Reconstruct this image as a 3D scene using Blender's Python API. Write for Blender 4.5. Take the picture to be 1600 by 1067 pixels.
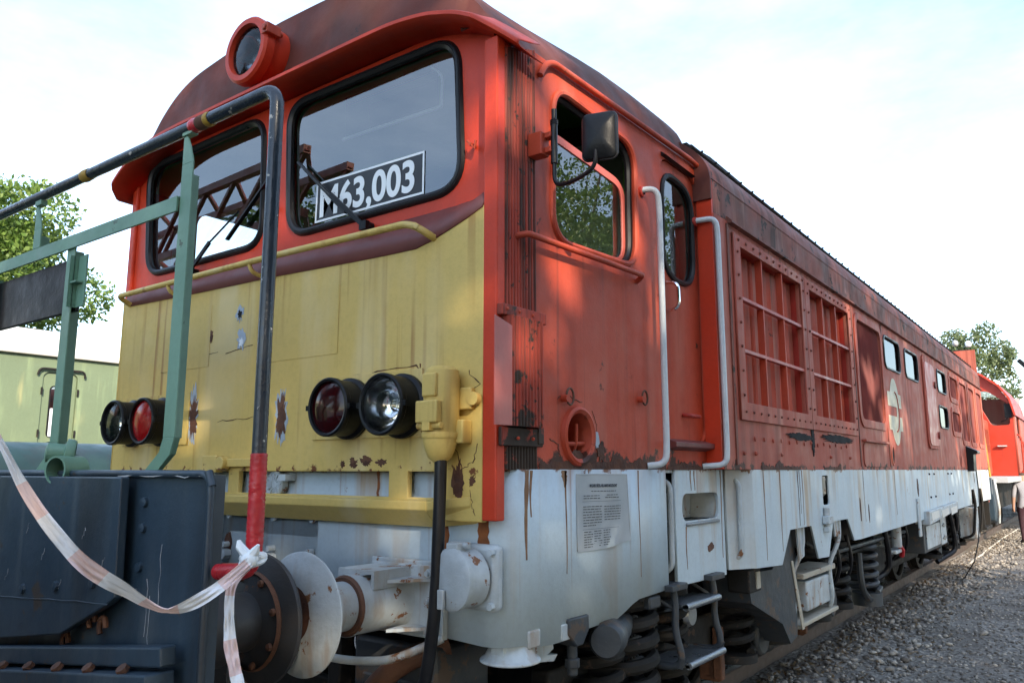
import bpy, math, random
import numpy as np
from mathutils import Vector, Matrix
R = math.radians
random.seed(7)
rng = np.random.default_rng(7)
for o in list(bpy.data.objects): bpy.data.objects.remove(o)
SC = bpy.context.scene
COL = SC.collection

# ------------------------------------------------------------------ camera
cam = bpy.data.cameras.new('camera'); cam.sensor_width = 36; cam.lens = 27.47; cam.clip_end = 2000; cam.clip_start = .05
co = bpy.data.objects.new('camera', cam); COL.objects.link(co)
co.location = (3.211, -2.336, 1.60); co.rotation_euler = (R(90+9.325), 0, R(36.63))
SC.camera = co
# ------------------------------------------------------------------ light
SUN_AZ = (0.80, -0.60); SUN_EL = R(27)
W = bpy.data.worlds.new('World'); SC.world = W; W.use_nodes = True
wn = W.node_tree.nodes; wl = W.node_tree.links
for n in list(wn): wn.remove(n)
sky = wn.new('ShaderNodeTexSky'); sky.sky_type = 'NISHITA'; sky.sun_disc = False
sky.sun_elevation = SUN_EL; sky.sun_rotation = math.atan2(SUN_AZ[0], SUN_AZ[1])
sky.air_density = 1.0; sky.dust_density = .8; sky.ozone_density = 1.6
tc = wn.new('ShaderNodeTexCoord'); mp = wn.new('ShaderNodeMapping'); mp.inputs['Scale'].default_value = (1.3, 1.3, 3.2); mp.inputs['Location'].default_value = (4.1, 2.3, .4)
cn = wn.new('ShaderNodeTexNoise'); cn.inputs['Scale'].default_value = 2.6; cn.inputs['Detail'].default_value = 7; cn.inputs['Roughness'].default_value = .6
cr = wn.new('ShaderNodeValToRGB'); cr.color_ramp.elements[0].position = .36; cr.color_ramp.elements[1].position = .82
cr.color_ramp.elements[0].color = (.06,.06,.06,1); cr.color_ramp.elements[1].color = (.24,.24,.24,1)
cm = wn.new('ShaderNodeMix'); cm.data_type = 'RGBA'; cm.inputs['B'].default_value = (8.6, 9.6, 10.4, 1)
bg = wn.new('ShaderNodeBackground'); bg.inputs['Strength'].default_value = .15
wo = wn.new('ShaderNodeOutputWorld')
wl.new(tc.outputs['Generated'], mp.inputs['Vector']); wl.new(mp.outputs['Vector'], cn.inputs['Vector'])
wl.new(cn.outputs['Fac'], cr.inputs['Fac']); wl.new(cr.outputs['Color'], cm.inputs['Factor'])
wl.new(sky.outputs['Color'], cm.inputs['A']); wl.new(cm.outputs['Result'], bg.inputs['Color']); wl.new(bg.outputs['Background'], wo.inputs['Surface'])
sl = bpy.data.lights.new('sun', 'SUN'); sl.energy = 3.0; sl.angle = R(.55); sl.color = (1, .86, .68)
so = bpy.data.objects.new('sun', sl); COL.objects.link(so)
so.rotation_euler = Vector((SUN_AZ[0]*math.cos(SUN_EL), SUN_AZ[1]*math.cos(SUN_EL), math.sin(SUN_EL))).to_track_quat('Z', 'Y').to_euler()
SC.view_settings.view_transform = 'Standard'; SC.view_settings.look = 'None'; SC.view_settings.gamma = 1
SC.view_settings.exposure = 1.56
SC.render.engine = 'CYCLES'
SC.cycles.use_denoising = True
SC.cycles.max_bounces = 6; SC.cycles.diffuse_bounces = 3; SC.cycles.glossy_bounces = 4; SC.cycles.transmission_bounces = 4; SC.cycles.transparent_max_bounces = 10
SC.cycles.caustics_reflective = False; SC.cycles.caustics_refractive = False

# ------------------------------------------------------------------ materials
MATS = {}
def mat(name, col, rough=.5, metal=0., var=None, streak=None, rust=None, bump=None, spec=.5, clear=0., zrust=None, fine=.06):
    """col2/scale variation, vertical streaks, rust specks, wavy bump"""
    m = bpy.data.materials.new(name); m.use_nodes = True
    nt = m.node_tree; N = nt.nodes; L = nt.links
    b = N['Principled BSDF']; b.inputs['Metallic'].default_value = metal; b.inputs['Roughness'].default_value = rough
    b.inputs['Specular IOR Level'].default_value = spec
    if clear: b.inputs['Coat Weight'].default_value = clear; b.inputs['Coat Roughness'].default_value = .15
    t = N.new('ShaderNodeTexCoord')
    def noise(scale, detail=4, vec=(1,1,1), rgh=.55):
        mp = N.new('ShaderNodeMapping'); mp.inputs['Scale'].default_value = vec
        mp.inputs['Location'].default_value = (random.uniform(-9,9), random.uniform(-9,9), random.uniform(-9,9))
        L.new(t.outputs['Object'], mp.inputs['Vector'])
        n = N.new('ShaderNodeTexNoise'); n.inputs['Scale'].default_value = scale; n.inputs['Detail'].default_value = detail; n.inputs['Roughness'].default_value = rgh
        L.new(mp.outputs['Vector'], n.inputs['Vector']); return n.outputs['Fac']
    def rmp(s, a, c, lo=0., hi=1.):
        r = N.new('ShaderNodeMapRange'); r.inputs['From Min'].default_value = a; r.inputs['From Max'].default_value = c
        r.inputs['To Min'].default_value = lo; r.inputs['To Max'].default_value = hi
        L.new(s, r.inputs['Value']); return r.outputs['Result']
    def mix(a, f, c):
        x = N.new('ShaderNodeMix'); x.data_type = 'RGBA'
        if isinstance(a, tuple): x.inputs['A'].default_value = (*a, 1)
        else: L.new(a, x.inputs['A'])
        x.inputs['B'].default_value = (*c, 1); L.new(f, x.inputs['Factor']); return x.outputs['Result']
    def mul(a, c):
        x = N.new('ShaderNodeMath'); x.operation = 'MULTIPLY'; L.new(a, x.inputs[0])
        if isinstance(c, (int, float)): x.inputs[1].default_value = c
        else: L.new(c, x.inputs[1])
        return x.outputs[0]
    c = col
    if var: c = mix(c, rmp(noise(var[1], 5), .32, .70), var[0])
    if fine: c = mix(c, rmp(noise(38, 6, rgh=.7), .45, .8, 0, fine*4), tuple(k*.45 for k in col))
    for s in (streak if isinstance(streak, list) else [streak] if streak else []):
        # (colour, amount, horizontal scale, threshold)
        nz_ = noise(1, 4, (s[2], s[2], s[4] if len(s) > 4 else .55))
        if len(s) > 5:   # runs start at a seam at height s[5] and die out below it
            sx = N.new('ShaderNodeSeparateXYZ'); L.new(t.outputs['Object'], sx.inputs[0])
            dz = rmp(sx.outputs['Z'], s[5]-s[6], s[5], -.22, .05); ad = N.new('ShaderNodeMath'); ad.operation = 'ADD'; L.new(nz_, ad.inputs[0]); L.new(dz, ad.inputs[1]); nz_ = ad.outputs[0]
        f = rmp(nz_, s[3], s[3]+.13)
        f2 = rmp(noise(1, 3, (s[2]*.23, s[2]*.23, 1.1)), .38, .62)
        c = mix(c, mul(mul(f, f2), s[1]), s[0])
    rm = None
    if rust:  # (colour, scale, threshold)
        rm = rmp(noise(rust[1], 9, rgh=.65), rust[2], rust[2]+.025)
        c = mix(c, rm, rust[0])
    if zrust:  # (colour, z, fade, threshold, scale): wear along a seam at height z
        sx = N.new('ShaderNodeSeparateXYZ'); L.new(t.outputs['Object'], sx.inputs[0])
        d = N.new('ShaderNodeMath'); d.operation = 'SUBTRACT'; L.new(sx.outputs['Z'], d.inputs[0]); d.inputs[1].default_value = zrust[1]
        ab = N.new('ShaderNodeMath'); ab.operation = 'ABSOLUTE'; L.new(d.outputs[0], ab.inputs[0])
        near = rmp(ab.outputs[0], 0, zrust[2], .24, 0)
        sm = N.new('ShaderNodeMath'); sm.operation = 'ADD'; L.new(near, sm.inputs[0]); L.new(noise(zrust[4], 7, rgh=.65), sm.inputs[1])
        c = mix(c, rmp(sm.outputs[0], zrust[3], zrust[3]+.05), zrust[0])
    if isinstance(c, tuple): b.inputs['Base Color'].default_value = (*c, 1)
    else: L.new(c, b.inputs['Base Color'])
    rr = rmp(noise(7, 4), .3, .7, max(.03, rough-.10), min(1, rough+.12)); L.new(rr, b.inputs['Roughness'])
    if bump:
        bp = N.new('ShaderNodeBump'); bp.inputs['Strength'].default_value = bump[0]; bp.inputs['Distance'].default_value = bump[2] if len(bump) > 2 else .02
        L.new(noise(bump[1], 4), bp.inputs['Height'])
        b2 = N.new('ShaderNodeBump'); b2.inputs['Strength'].default_value = .16; b2.inputs['Distance'].default_value = .004
        L.new(noise(85, 5), b2.inputs['Height']); L.new(bp.outputs['Normal'], b2.inputs['Normal']); L.new(b2.outputs['Normal'], b.inputs['Normal'])
    MATS[name] = m; return m

RUST = (.16, .055, .022); DKRUST = (.055, .02, .012); GRIME = (.035, .022, .016)
mat('yellow', (.64,.465,.145), .48, spec=.3, var=((.58,.42,.12), 1.2), streak=[((.46,.32,.10), .3, 10, .60, .6), ((.32,.15,.04), .8, 20, .58, .5, 1.75, .5), ((.68,.57,.32), .6, 3, .50)], rust=(RUST, 5.5, .71), bump=(.16, 2.2), zrust=(RUST, 1.60, .06, .76, 16))
mat('red_front', (.58,.046,.014), .42, spec=.3, var=((.50,.045,.018), 2), streak=((.36,.03,.02), .5, 9, .55), bump=(.12, 2.5), rust=(GRIME, 9, .74))
mat('red_cab', (.48,.060,.024), .52, spec=.28, var=((.40,.068,.036), 1.7), streak=[((.25,.042,.026), .6, 11, .51), ((.50,.15,.10), .5, 5, .50), (GRIME, .7, 24, .60, .5)], bump=(.3, 1.9), rust=(GRIME, 8, .72), zrust=(DKRUST, 1.62, .13, .66, 8))
mat('red_rib', (.40,.048,.026), .6, spec=.25, var=((.30,.055,.035), 3), streak=[(GRIME, .95, 38, .45, .6), (GRIME, .9, 70, .47, .5)], bump=(.1, 5), rust=(GRIME, 14, .62), zrust=(GRIME, 1.62, .3, .58, 9))
mat('red_engine', (.42,.090,.055), .58, spec=.28, var=((.34,.082,.054), 1.1), streak=[((.50,.22,.16), .75, 6, .46, .22), ((.19,.042,.028), .75, 12, .50, .4), (GRIME, .7, 22, .57, .4, 3.14, 1.2)], bump=(.28, 1.7), rust=(GRIME, 9, .71), zrust=(DKRUST, 1.62, .08, .72, 8))
mat('red_cantrail', (.27,.075,.052), .6, spec=.2, var=((.13,.06,.045), 2.6), streak=[(GRIME, .85, 10, .50, 1.2), ((.40,.20,.15), .5, 14, .56, 1.)], bump=(.15, 3), rust=(GRIME, 5, .60))
mat('red_roof', (.135,.036,.026), .6, spec=.18, var=((.085,.040,.032), 1.8), streak=((.20,.05,.036), .5, 8, .55), rust=((.05,.032,.026), 4, .62), bump=(.12, 2.5))
mat('red_deep', (.42,.028,.014), .48, var=((.34,.03,.018), 2))
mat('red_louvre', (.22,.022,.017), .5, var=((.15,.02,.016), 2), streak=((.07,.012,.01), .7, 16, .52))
mat('maroon', (.17,.042,.034), .5, var=((.13,.035,.03), 3), rust=((.45,.04,.03), 9, .72))
mat('red_pink', (.52,.12,.095), .42, var=((.46,.10,.08), 2))
mat('white', (.53,.62,.67), .40, spec=.35, var=((.46,.55,.60), 1.5), streak=[((.46,.42,.36), .6, 4, .50, .25), ((.40,.27,.15), .8, 7, .50, .12, 1.61, 1.3), ((.26,.11,.04), .7, 15, .58, .12, 1.61, 1.0)], rust=(RUST, 5, .69), bump=(.14, 1.8), zrust=((.17,.075,.03), 1.60, .04, .76, 9))
mat('white_part', (.50,.56,.59), .42, spec=.35, var=((.36,.39,.40), 5), streak=((.30,.19,.10), .8, 14, .50, 2.), rust=((.20,.085,.035), 9, .60), bump=(.25, 14))
mat('cream_recess', (.46,.42,.34), .6, var=((.36,.32,.25), 6), rust=((.22,.11,.05), 12, .63))
mat('rail_grey', (.56,.60,.62), .35, rust=((.3,.05,.03), 16, .70))
mat('black_rubber', (.008,.008,.010), .36, spec=.3, var=((.016,.016,.018), 8))
mat('black_lamp', (.006,.007,.009), .36, spec=.2, var=((.010,.011,.013), 5), bump=(.1, 20))
mat('navy', (.022,.042,.064), .42, var=((.036,.062,.088), 2.0), streak=[((.10,.12,.13), .5, 9, .53), ((.02,.022,.025), .7, 5, .50)], rust=((.055,.042,.034), 6, .64), bump=(.3, 3))
mat('navy_pipe', (.016,.024,.036), .25, rust=((.42,.40,.36), 20, .63), bump=(.2, 16))
mat('green_rail', (.16,.30,.215), .45, var=((.13,.25,.175), 5), rust=((.06,.09,.06), 12, .66), bump=(.12, 9))
mat('green_tank', (.02,.085,.068), .4, var=((.06,.10,.075), 1.5), streak=((.06,.05,.04), .7, 5, .5), bump=(.12, 2), rust=(RUST, 4, .72))
mat('coach_green', (.165,.215,.125), .6, var=((.14,.185,.11), 1), streak=[((.50,.45,.2), .6, 3, .56), ((.3,.38,.2), .5, 7, .52)], bump=(.1, 1))
mat('coach_roof', (.75,.73,.68), .6, var=((.62,.6,.54), 1.2))
mat('dark_iron', (.012,.012,.012), .7, spec=.25, var=((.024,.021,.018), 4), rust=((.055,.036,.026), 7, .60), bump=(.2, 12))
mat('iron_blue', (.028,.036,.046), .55, var=((.045,.046,.046), 4), rust=((.075,.05,.035), 8, .57), bump=(.2, 12))
mat('rusty', (.14,.058,.028), .75, var=((.07,.032,.02), 6), bump=(.4, 20))
mat('rust_dark', (.05,.02,.013), .8, var=((.12,.045,.02), 14), bump=(.4, 30))
mat('undercoat', (.40,.47,.55), .5, var=((.3,.36,.43), 20))
mat('hole_black', (.006,.006,.006), .9)
mat('buffer_dark', (.045,.036,.031), .5, var=((.03,.036,.042), 3.5), rust=((.11,.05,.025), 5, .58), bump=(.2, 12))
mat('chrome', (.86,.87,.88), .08, metal=1., fine=0)
mat('steel', (.35,.36,.36), .38, metal=.9, rust=(RUST, 10, .66))
mat('steel_tread', (.28,.30,.32), .35, metal=.85, bump=(.3, 60), rust=(RUST, 9, .68))
mat('tape_red', (.55,.02,.03), .3, var=((.36,.015,.02), 9), bump=(.3, 40))
mat('tape_yellow', (.45,.28,.03), .6, var=((.25,.12,.03), 14))
mat('number_black', (.012,.013,.016), .35)
mat('number_white', (.80,.84,.86), .5, fine=0)
mat('interior_cream', (.42,.44,.38), .7, var=((.36,.38,.33), 3))
mat('interior_green', (.17,.38,.08), .6, var=((.13,.30,.07), 3))
mat('interior_dark', (.03,.045,.04), .5)
mat('concrete', (.30,.28,.25), .9, var=((.2,.18,.16), 4), bump=(.4, 30))
mat('rail_steel', (.075,.05,.038), .6, var=((.05,.035,.028), 6))
mat('rail_top', (.24,.22,.20), .4, metal=.7)
mat('logo_cream', (.58,.52,.36), .5, var=((.44,.42,.34), 9))
mat('orange_red', (.42,.035,.014), .42, var=((.36,.035,.015), 2), streak=((.25,.03,.02), .5, 9, .56), bump=(.1, 2))
mat('orange_pale', (.40,.09,.05), .5, var=((.32,.065,.04), 2))
mat('maroon_wagon', (.18,.02,.02), .5)
mat('rope', (.55,.52,.46), .8)
mat('bark', (.12,.095,.07), .9, var=((.06,.05,.04), 6), bump=(.6, 14, .05))
mat('skin', (.42,.24,.17), .5, fine=0)
mat('shirt', (.30,.30,.33), .9, var=((.25,.25,.28), 8))
mat('trousers', (.035,.012,.018), .9, fine=0)
mat('shoe', (.012,.010,.010), .5, fine=0)
mat('hair', (.05,.04,.03), .8, fine=0)
mat('crane_red', (.20,.035,.025), .5, var=((.13,.03,.025), 3))
mat('lamp_grey', (.42,.43,.44), .5)
mat('rust_orange', (.27,.085,.02), .8, var=((.12,.04,.015), 22))
mat('stone_light', (.40,.37,.32), .9, fine=0)

def glass(name, tint=(.70,.78,.74), ior=1.52, rough=.012):
    m = bpy.data.materials.new(name); m.use_nodes = True; N = m.node_tree.nodes; L = m.node_tree.links
    N.remove(N['Principled BSDF']); out = N['Material Output']
    tr = N.new('ShaderNodeBsdfTransparent'); tr.inputs[0].default_value = (*tint, 1)
    gl = N.new('ShaderNodeBsdfGlossy'); gl.inputs['Roughness'].default_value = rough
    fr = N.new('ShaderNodeFresnel'); fr.inputs['IOR'].default_value = ior
    mx = N.new('ShaderNodeMixShader'); L.new(fr.outputs[0], mx.inputs[0]); L.new(tr.outputs[0], mx.inputs[1]); L.new(gl.outputs[0], mx.inputs[2])
    L.new(mx.outputs[0], out.inputs['Surface']); MATS[name] = m; return m
glass('glass', (.84,.90,.86), 2.9, .004)
glass('glass_dark', (.20,.24,.24), 4.0, .006)
glass('lens_clear', (.92,.94,.95), 1.45)
mat('lens_red', (.30,.004,.006), .08, fine=0)
mat('lens_dark_red', (.028,.002,.003), .07, fine=0)
glass('visor_glass', (.66,.72,.76), 1.35)

def plastic_tape():
    m = mat('barrier_tape', (.72,.74,.76), .22, fine=0); N = m.node_tree.nodes; L = m.node_tree.links; b = N['Principled BSDF']
    uv = N.new('ShaderNodeUVMap'); sx = N.new('ShaderNodeSeparateXYZ'); L.new(uv.outputs[0], sx.inputs[0])
    fr = N.new('ShaderNodeMath'); fr.operation = 'FRACT'; L.new(sx.outputs['X'], fr.inputs[0])
    gt = N.new('ShaderNodeMath'); gt.operation = 'GREATER_THAN'; gt.inputs[1].default_value = .55; L.new(fr.outputs[0], gt.inputs[0])
    n = N.new('ShaderNodeTexNoise'); n.inputs['Scale'].default_value = 18; t = N.new('ShaderNodeTexCoord'); L.new(t.outputs['Object'], n.inputs['Vector'])
    mr = N.new('ShaderNodeMapRange'); mr.inputs['From Min'].default_value = .35; mr.inputs['From Max'].default_value = .6; L.new(n.outputs['Fac'], mr.inputs['Value'])
    ml = N.new('ShaderNodeMath'); ml.operation = 'MULTIPLY'; L.new(gt.outputs[0], ml.inputs[0]); ml.inputs[1].default_value = .55
    mx = N.new('ShaderNodeMix'); mx.data_type = 'RGBA'; mx.inputs['A'].default_value = (.76,.77,.80,1); mx.inputs['B'].default_value = (.74,.40,.33,1)
    L.new(ml.outputs[0], mx.inputs['Factor']); L.new(mx.outputs['Result'], b.inputs['Base Color'])
plastic_tape()

def leaf_mat(name, a, b_):
    m = bpy.data.materials.new(name); m.use_nodes = True; N = m.node_tree.nodes; L = m.node_tree.links
    b = N['Principled BSDF']; out = N['Material Output']; b.inputs['Roughness'].default_value = .5
    g = N.new('ShaderNodeNewGeometry'); mx = N.new('ShaderNodeMix'); mx.data_type = 'RGBA'
    mx.inputs['A'].default_value = (*a, 1); mx.inputs['B'].default_value = (*b_, 1); L.new(g.outputs['Random Per Island'], mx.inputs['Factor'])
    L.new(mx.outputs['Result'], b.inputs['Base Color'])
    tl = N.new('ShaderNodeBsdfTranslucent'); L.new(mx.outputs['Result'], tl.inputs['Color'])
    ms = N.new('ShaderNodeMixShader'); ms.inputs[0].default_value = .35
    L.new(b.outputs[0], ms.inputs[1]); L.new(tl.outputs[0], ms.inputs[2]); L.new(ms.outputs[0], out.inputs['Surface']); MATS[name] = m
leaf_mat('leaf_fresh', (.085,.16,.025), (.19,.27,.06))
leaf_mat('leaf_grey', (.085,.125,.045), (.17,.21,.095))
leaf_mat('leaf_shade', (.035,.075,.018), (.08,.14,.03))

def ground_mat():
    m = bpy.data.materials.new('gravel'); m.use_nodes = True; N = m.node_tree.nodes; L = m.node_tree.links; b = N['Principled BSDF']
    b.inputs['Roughness'].default_value = .95
    t = N.new('ShaderNodeTexCoord')
    def nz(s, d=5):
        n = N.new('ShaderNodeTexNoise'); n.inputs['Scale'].default_value = s; n.inputs['Detail'].default_value = d; L.new(t.outputs['Object'], n.inputs['Vector']); return n
    v = N.new('ShaderNodeTexVoronoi'); v.inputs['Scale'].default_value = 26; L.new(t.outputs['Object'], v.inputs['Vector'])
    r = N.new('ShaderNodeValToRGB'); r.color_ramp.elements[0].color = (.12,.107,.092,1); r.color_ramp.elements[1].color = (.35,.32,.28,1)
    L.new(v.outputs['Color'], r.inputs['Fac'])
    x = N.new('ShaderNodeMix'); x.data_type = 'RGBA'; x.inputs['B'].default_value = (.12,.10,.08,1)
    mr = N.new('ShaderNodeMapRange'); mr.inputs['From Min'].default_value = .42; mr.inputs['From Max'].default_value = .62; mr.inputs['To Max'].default_value = .75
    L.new(nz(1.1).outputs['Fac'], mr.inputs['Value']); L.new(mr.outputs[0], x.inputs['Factor']); L.new(r.outputs['Color'], x.inputs['A']); L.new(x.outputs['Result'], b.inputs['Base Color'])
    bp = N.new('ShaderNodeBump'); bp.inputs['Strength'].default_value = .9; bp.inputs['Distance'].default_value = .03; L.new(v.outputs['Distance'], bp.inputs['Height'])
    b2 = N.new('ShaderNodeBump'); b2.inputs['Strength'].default_value = .6; b2.inputs['Distance'].default_value = .05; L.new(nz(14).outputs['Fac'], b2.inputs['Height']); L.new(bp.outputs['Normal'], b2.inputs['Normal'])
    L.new(b2.outputs['Normal'], b.inputs['Normal']); MATS['gravel'] = m
    s = bpy.data.materials.new('stones'); s.use_nodes = True; N = s.node_tree.nodes; L = s.node_tree.links; b = N['Principled BSDF']; b.inputs['Roughness'].default_value = .92
    g = N.new('ShaderNodeNewGeometry'); r = N.new('ShaderNodeValToRGB'); r.color_ramp.elements[0].color = (.09,.075,.062,1); r.color_ramp.elements[1].color = (.37,.34,.30,1)
    L.new(g.outputs['Random Per Island'], r.inputs['Fac']); L.new(r.outputs['Color'], b.inputs['Base Color']); MATS['stones'] = s
ground_mat()

# ------------------------------------------------------------------ mesh helpers
class MB:
    def __init__(s): s.v = []; s.f = []; s.keep = False
    def joined(s): s.keep = True; return s
    def add(s, vs, fs):
        k = len(s.v); s.v += [tuple(p) for p in vs]; s.f += [tuple(i+k for i in f) for f in fs]; return s
    def box(s, x0, x1, y0, y1, z0, z1):
        return s.add([(x0,y0,z0),(x1,y0,z0),(x1,y1,z0),(x0,y1,z0),(x0,y0,z1),(x1,y0,z1),(x1,y1,z1),(x0,y1,z1)],
                     [(0,3,2,1),(4,5,6,7),(0,1,5,4),(1,2,6,5),(2,3,7,6),(3,0,4,7)])
    def bar(s, p, q, w, h, up=(0,0,1)):
        """box from p to q, w wide across, h in the up direction"""
        p = Vector(p); q = Vector(q); d = (q-p).normalized(); u = Vector(up); a = d.cross(u).normalized()*w/2; b = a.cross(d).normalized()*h/2
        vs = [e+i*a+j*b for e in (p, q) for i, j in ((-1,-1),(1,-1),(1,1),(-1,1))]
        return s.add(vs, [(0,3,2,1),(4,5,6,7),(0,1,5,4),(1,2,6,5),(2,3,7,6),(3,0,4,7)])
    def tube(s, pts, r, n=10, caps=True, closed=False):
        pts = [Vector(p) for p in pts]; m = len(pts); rs = r if isinstance(r, (list, tuple)) else [r]*m
        k = len(s.v); prev = None
        for i, p in enumerate(pts):
            if closed: t = (pts[(i+1) % m]-pts[i-1]).normalized()
            else: t = (pts[min(i+1, m-1)]-pts[max(i-1, 0)]).normalized()
            if prev is None: a = t.orthogonal().normalized()
            else: a = (prev-t*prev.dot(t)).normalized()
            prev = a; b = t.cross(a)
            for j in range(n):
                an = 2*math.pi*j/n; s.v.append(tuple(p+(a*math.cos(an)+b*math.sin(an))*rs[i]))
        for i in range(m if closed else m-1):
            for j in range(n):
                i2 = (i+1) % m
                s.f.append((k+i*n+j, k+i*n+(j+1) % n, k+i2*n+(j+1) % n, k+i2*n+j))
        if caps and not closed:
            s.f.append(tuple(k+j for j in range(n))[::-1]); s.f.append(tuple(k+(m-1)*n+j for j in range(n)))
        return s
    def cyl(s, p, q, r, n=20, r2=None): return s.tube([p, q], [r, r if r2 is None else r2], n)
    def lathe(s, prof, o, ax, n=28):
        """prof: (radius, distance along the axis)"""
        o = Vector(o); ax = Vector(ax).normalized(); a = ax.orthogonal().normalized(); b = ax.cross(a); k = len(s.v); m = len(prof)
        for r, h in prof:
            for j in range(n):
                an = 2*math.pi*j/n; s.v.append(tuple(o+ax*h+(a*math.cos(an)+b*math.sin(an))*max(r, 1e-4)))
        for i in range(m-1):
            for j in range(n): s.f.append((k+i*n+j, k+i*n+(j+1) % n, k+(i+1)*n+(j+1) % n, k+(i+1)*n+j))
        return s
    def prism(s, pts, vec):
        n = len(pts); vec = Vector(vec); vs = [Vector(p) for p in pts]; vs += [p+vec for p in vs]
        return s.add(vs, [tuple(range(n))[::-1], tuple(range(n, 2*n))]+[(i, (i+1) % n, n+(i+1) % n, n+i) for i in range(n)])
    def grid(s, rows):
        m = len(rows); n = len(rows[0]); k = len(s.v)
        for r in rows: s.v += [tuple(p) for p in r]
        for i in range(m-1):
            for j in range(n-1): s.f.append((k+i*n+j, k+i*n+j+1, k+(i+1)*n+j+1, k+(i+1)*n+j))
        return s
    def ball(s, c, r, n=8, m=5, sc=(1,1,1)):
        prof = [(math.sin(math.pi*i/m), -math.cos(math.pi*i/m)) for i in range(m+1)]
        k = len(s.v)
        for rr, h in prof:
            for j in range(n):
                an = 2*math.pi*j/n; s.v.append((c[0]+r*sc[0]*max(rr,1e-3)*math.cos(an), c[1]+r*sc[1]*max(rr,1e-3)*math.sin(an), c[2]+r*sc[2]*h))
        for i in range(m):
            for j in range(n): s.f.append((k+i*n+j, k+i*n+(j+1) % n, k+(i+1)*n+(j+1) % n, k+(i+1)*n+j))
        return s
    def groups(s):
        """pieces that do not touch each other become separate parts"""
        V = np.array(s.v); lab = list(range(len(V)))
        def find(i):
            while lab[i] != i: lab[i] = lab[lab[i]]; i = lab[i]
            return i
        for f in s.f:
            a = find(f[0])
            for k in f[1:]: lab[find(k)] = a
        root = np.array([find(i) for i in range(len(V))]); ids = list(dict.fromkeys(root.tolist()))
        if len(ids) == 1: return [s]
        bb = [(V[root == r].min(0)-.003, V[root == r].max(0)+.003) for r in ids]; n = len(ids); g = list(range(n))
        def fg(i):
            while g[i] != i: i = g[i]
            return i
        for i in range(n):
            for j in range(i):
                if (bb[i][0] <= bb[j][1]).all() and (bb[j][0] <= bb[i][1]).all(): g[fg(i)] = fg(j)
        reps = list(dict.fromkeys(fg(i) for i in range(n)))
        if len(reps) == 1: return [s]
        cl = {r: fg(k) for k, r in enumerate(ids)}; res = []
        for rp_ in reps:
            sel = [i for i in range(len(V)) if cl[root[i]] == rp_]; mp_ = {i: k for k, i in enumerate(sel)}; q = MB(); q.v = [s.v[i] for i in sel]; q.f = [tuple(mp_[i] for i in f) for f in s.f if f[0] in mp_]; res.append(q)
        return res
    def build(s, name, m, parent=None, smooth=True, bev=0, solid=0, ang=38, org=None):
        if not s.keep and parent and len(s.f) < 6000:
            gs = s.groups()
            if len(gs) > 1:
                out = [g_.joined().build(name, m, parent, smooth, bev, solid, ang, org) for g_ in gs]
                return out[0]
        o3 = Vector(org) if org else origin(parent)
        me = bpy.data.meshes.new(name); me.from_pydata([tuple(Vector(p)-o3) for p in s.v], [], s.f); me.update()
        return finish(name, me, m, parent, smooth, bev, solid, ang, org)

ORG = {}
def origin(p): return ORG.get(p.name, Vector((0,0,0))) if p else Vector((0,0,0))
def finish(name, me, m, parent, smooth, bev, solid, ang=38, org=None):
    if m: me.materials.append(MATS[m])
    if smooth: me.shade_smooth(); me.set_sharp_from_angle(angle=R(ang))
    o = bpy.data.objects.new(name, me); COL.objects.link(o)
    if parent: o.parent = parent; ORG[o.name] = origin(parent)
    if org and not parent: o.location = org; ORG[o.name] = Vector(org)
    if solid:
        d = o.modifiers.new('thick', 'SOLIDIFY'); d.thickness = solid; d.offset = 0
    if bev:
        d = o.modifiers.new('bevel', 'BEVEL'); d.width = bev; d.segments = 2; d.limit_method = 'ANGLE'; d.angle_limit = R(40)
    return o
def thing(name, label, cat, loc, group=None):
    o = bpy.data.objects.new(name, None); COL.objects.link(o); o.location = loc; o.empty_display_size = .2; ORG[o.name] = Vector(loc)
    o['label'] = label; o['category'] = cat
    if group: o['group'] = group
    return o
def tag(o, label, cat, group=None):
    o['label'] = label; o['category'] = cat
    if group: o['group'] = group
    return o
def stuffpart(o): o['kind'] = 'stuff'; return o
def rr(u0, u1, v0, v1, r, n=6):
    pts = []
    for cx, cy, a0 in ((u1-r, v0+r, -90), (u1-r, v1-r, 0), (u0+r, v1-r, 90), (u0+r, v0+r, 180)):
        for i in range(n+1):
            a = R(a0+90*i/n); pts.append((cx+r*math.cos(a), cy+r*math.sin(a)))
    return pts
def rquad(c, r, n=6):
    """rounded polygon from corner points (counter clockwise)"""
    out = []; m = len(c)
    for i in range(m):
        p = Vector(c[i]); a = (Vector(c[i-1])-p).normalized(); b = (Vector(c[(i+1) % m])-p).normalized()
        s = p+a*r; e = p+b*r
        for k in range(n+1):
            t = k/n; q = s*(1-t)**2+p*2*t*(1-t)+e*t*t; out.append((q.x, q.y))
    return out
def smooth(pts, k=4):
    P = [Vector(p) for p in pts]; out = []
    for i in range(len(P)-1):
        p0 = P[max(i-1,0)]; p1 = P[i]; p2 = P[i+1]; p3 = P[min(i+2,len(P)-1)]
        for j in range(k):
            t = j/k; out.append(tuple(.5*((2*p1)+(p2-p0)*t+(2*p0-5*p1+4*p2-p3)*t*t+(3*p1-p0-3*p2+p3)*t**3)))
    return out+[tuple(P[-1])]
def SIDE(X): return lambda u, v, w: (X+w, u, v)      # u = y, v = z, outward +x
def FRONT(Y): return lambda u, v, w: (u, Y-w, v)     # u = x, v = z, outward -y
def LEFT(X): return lambda u, v, w: (X-w, u, v)
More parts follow.
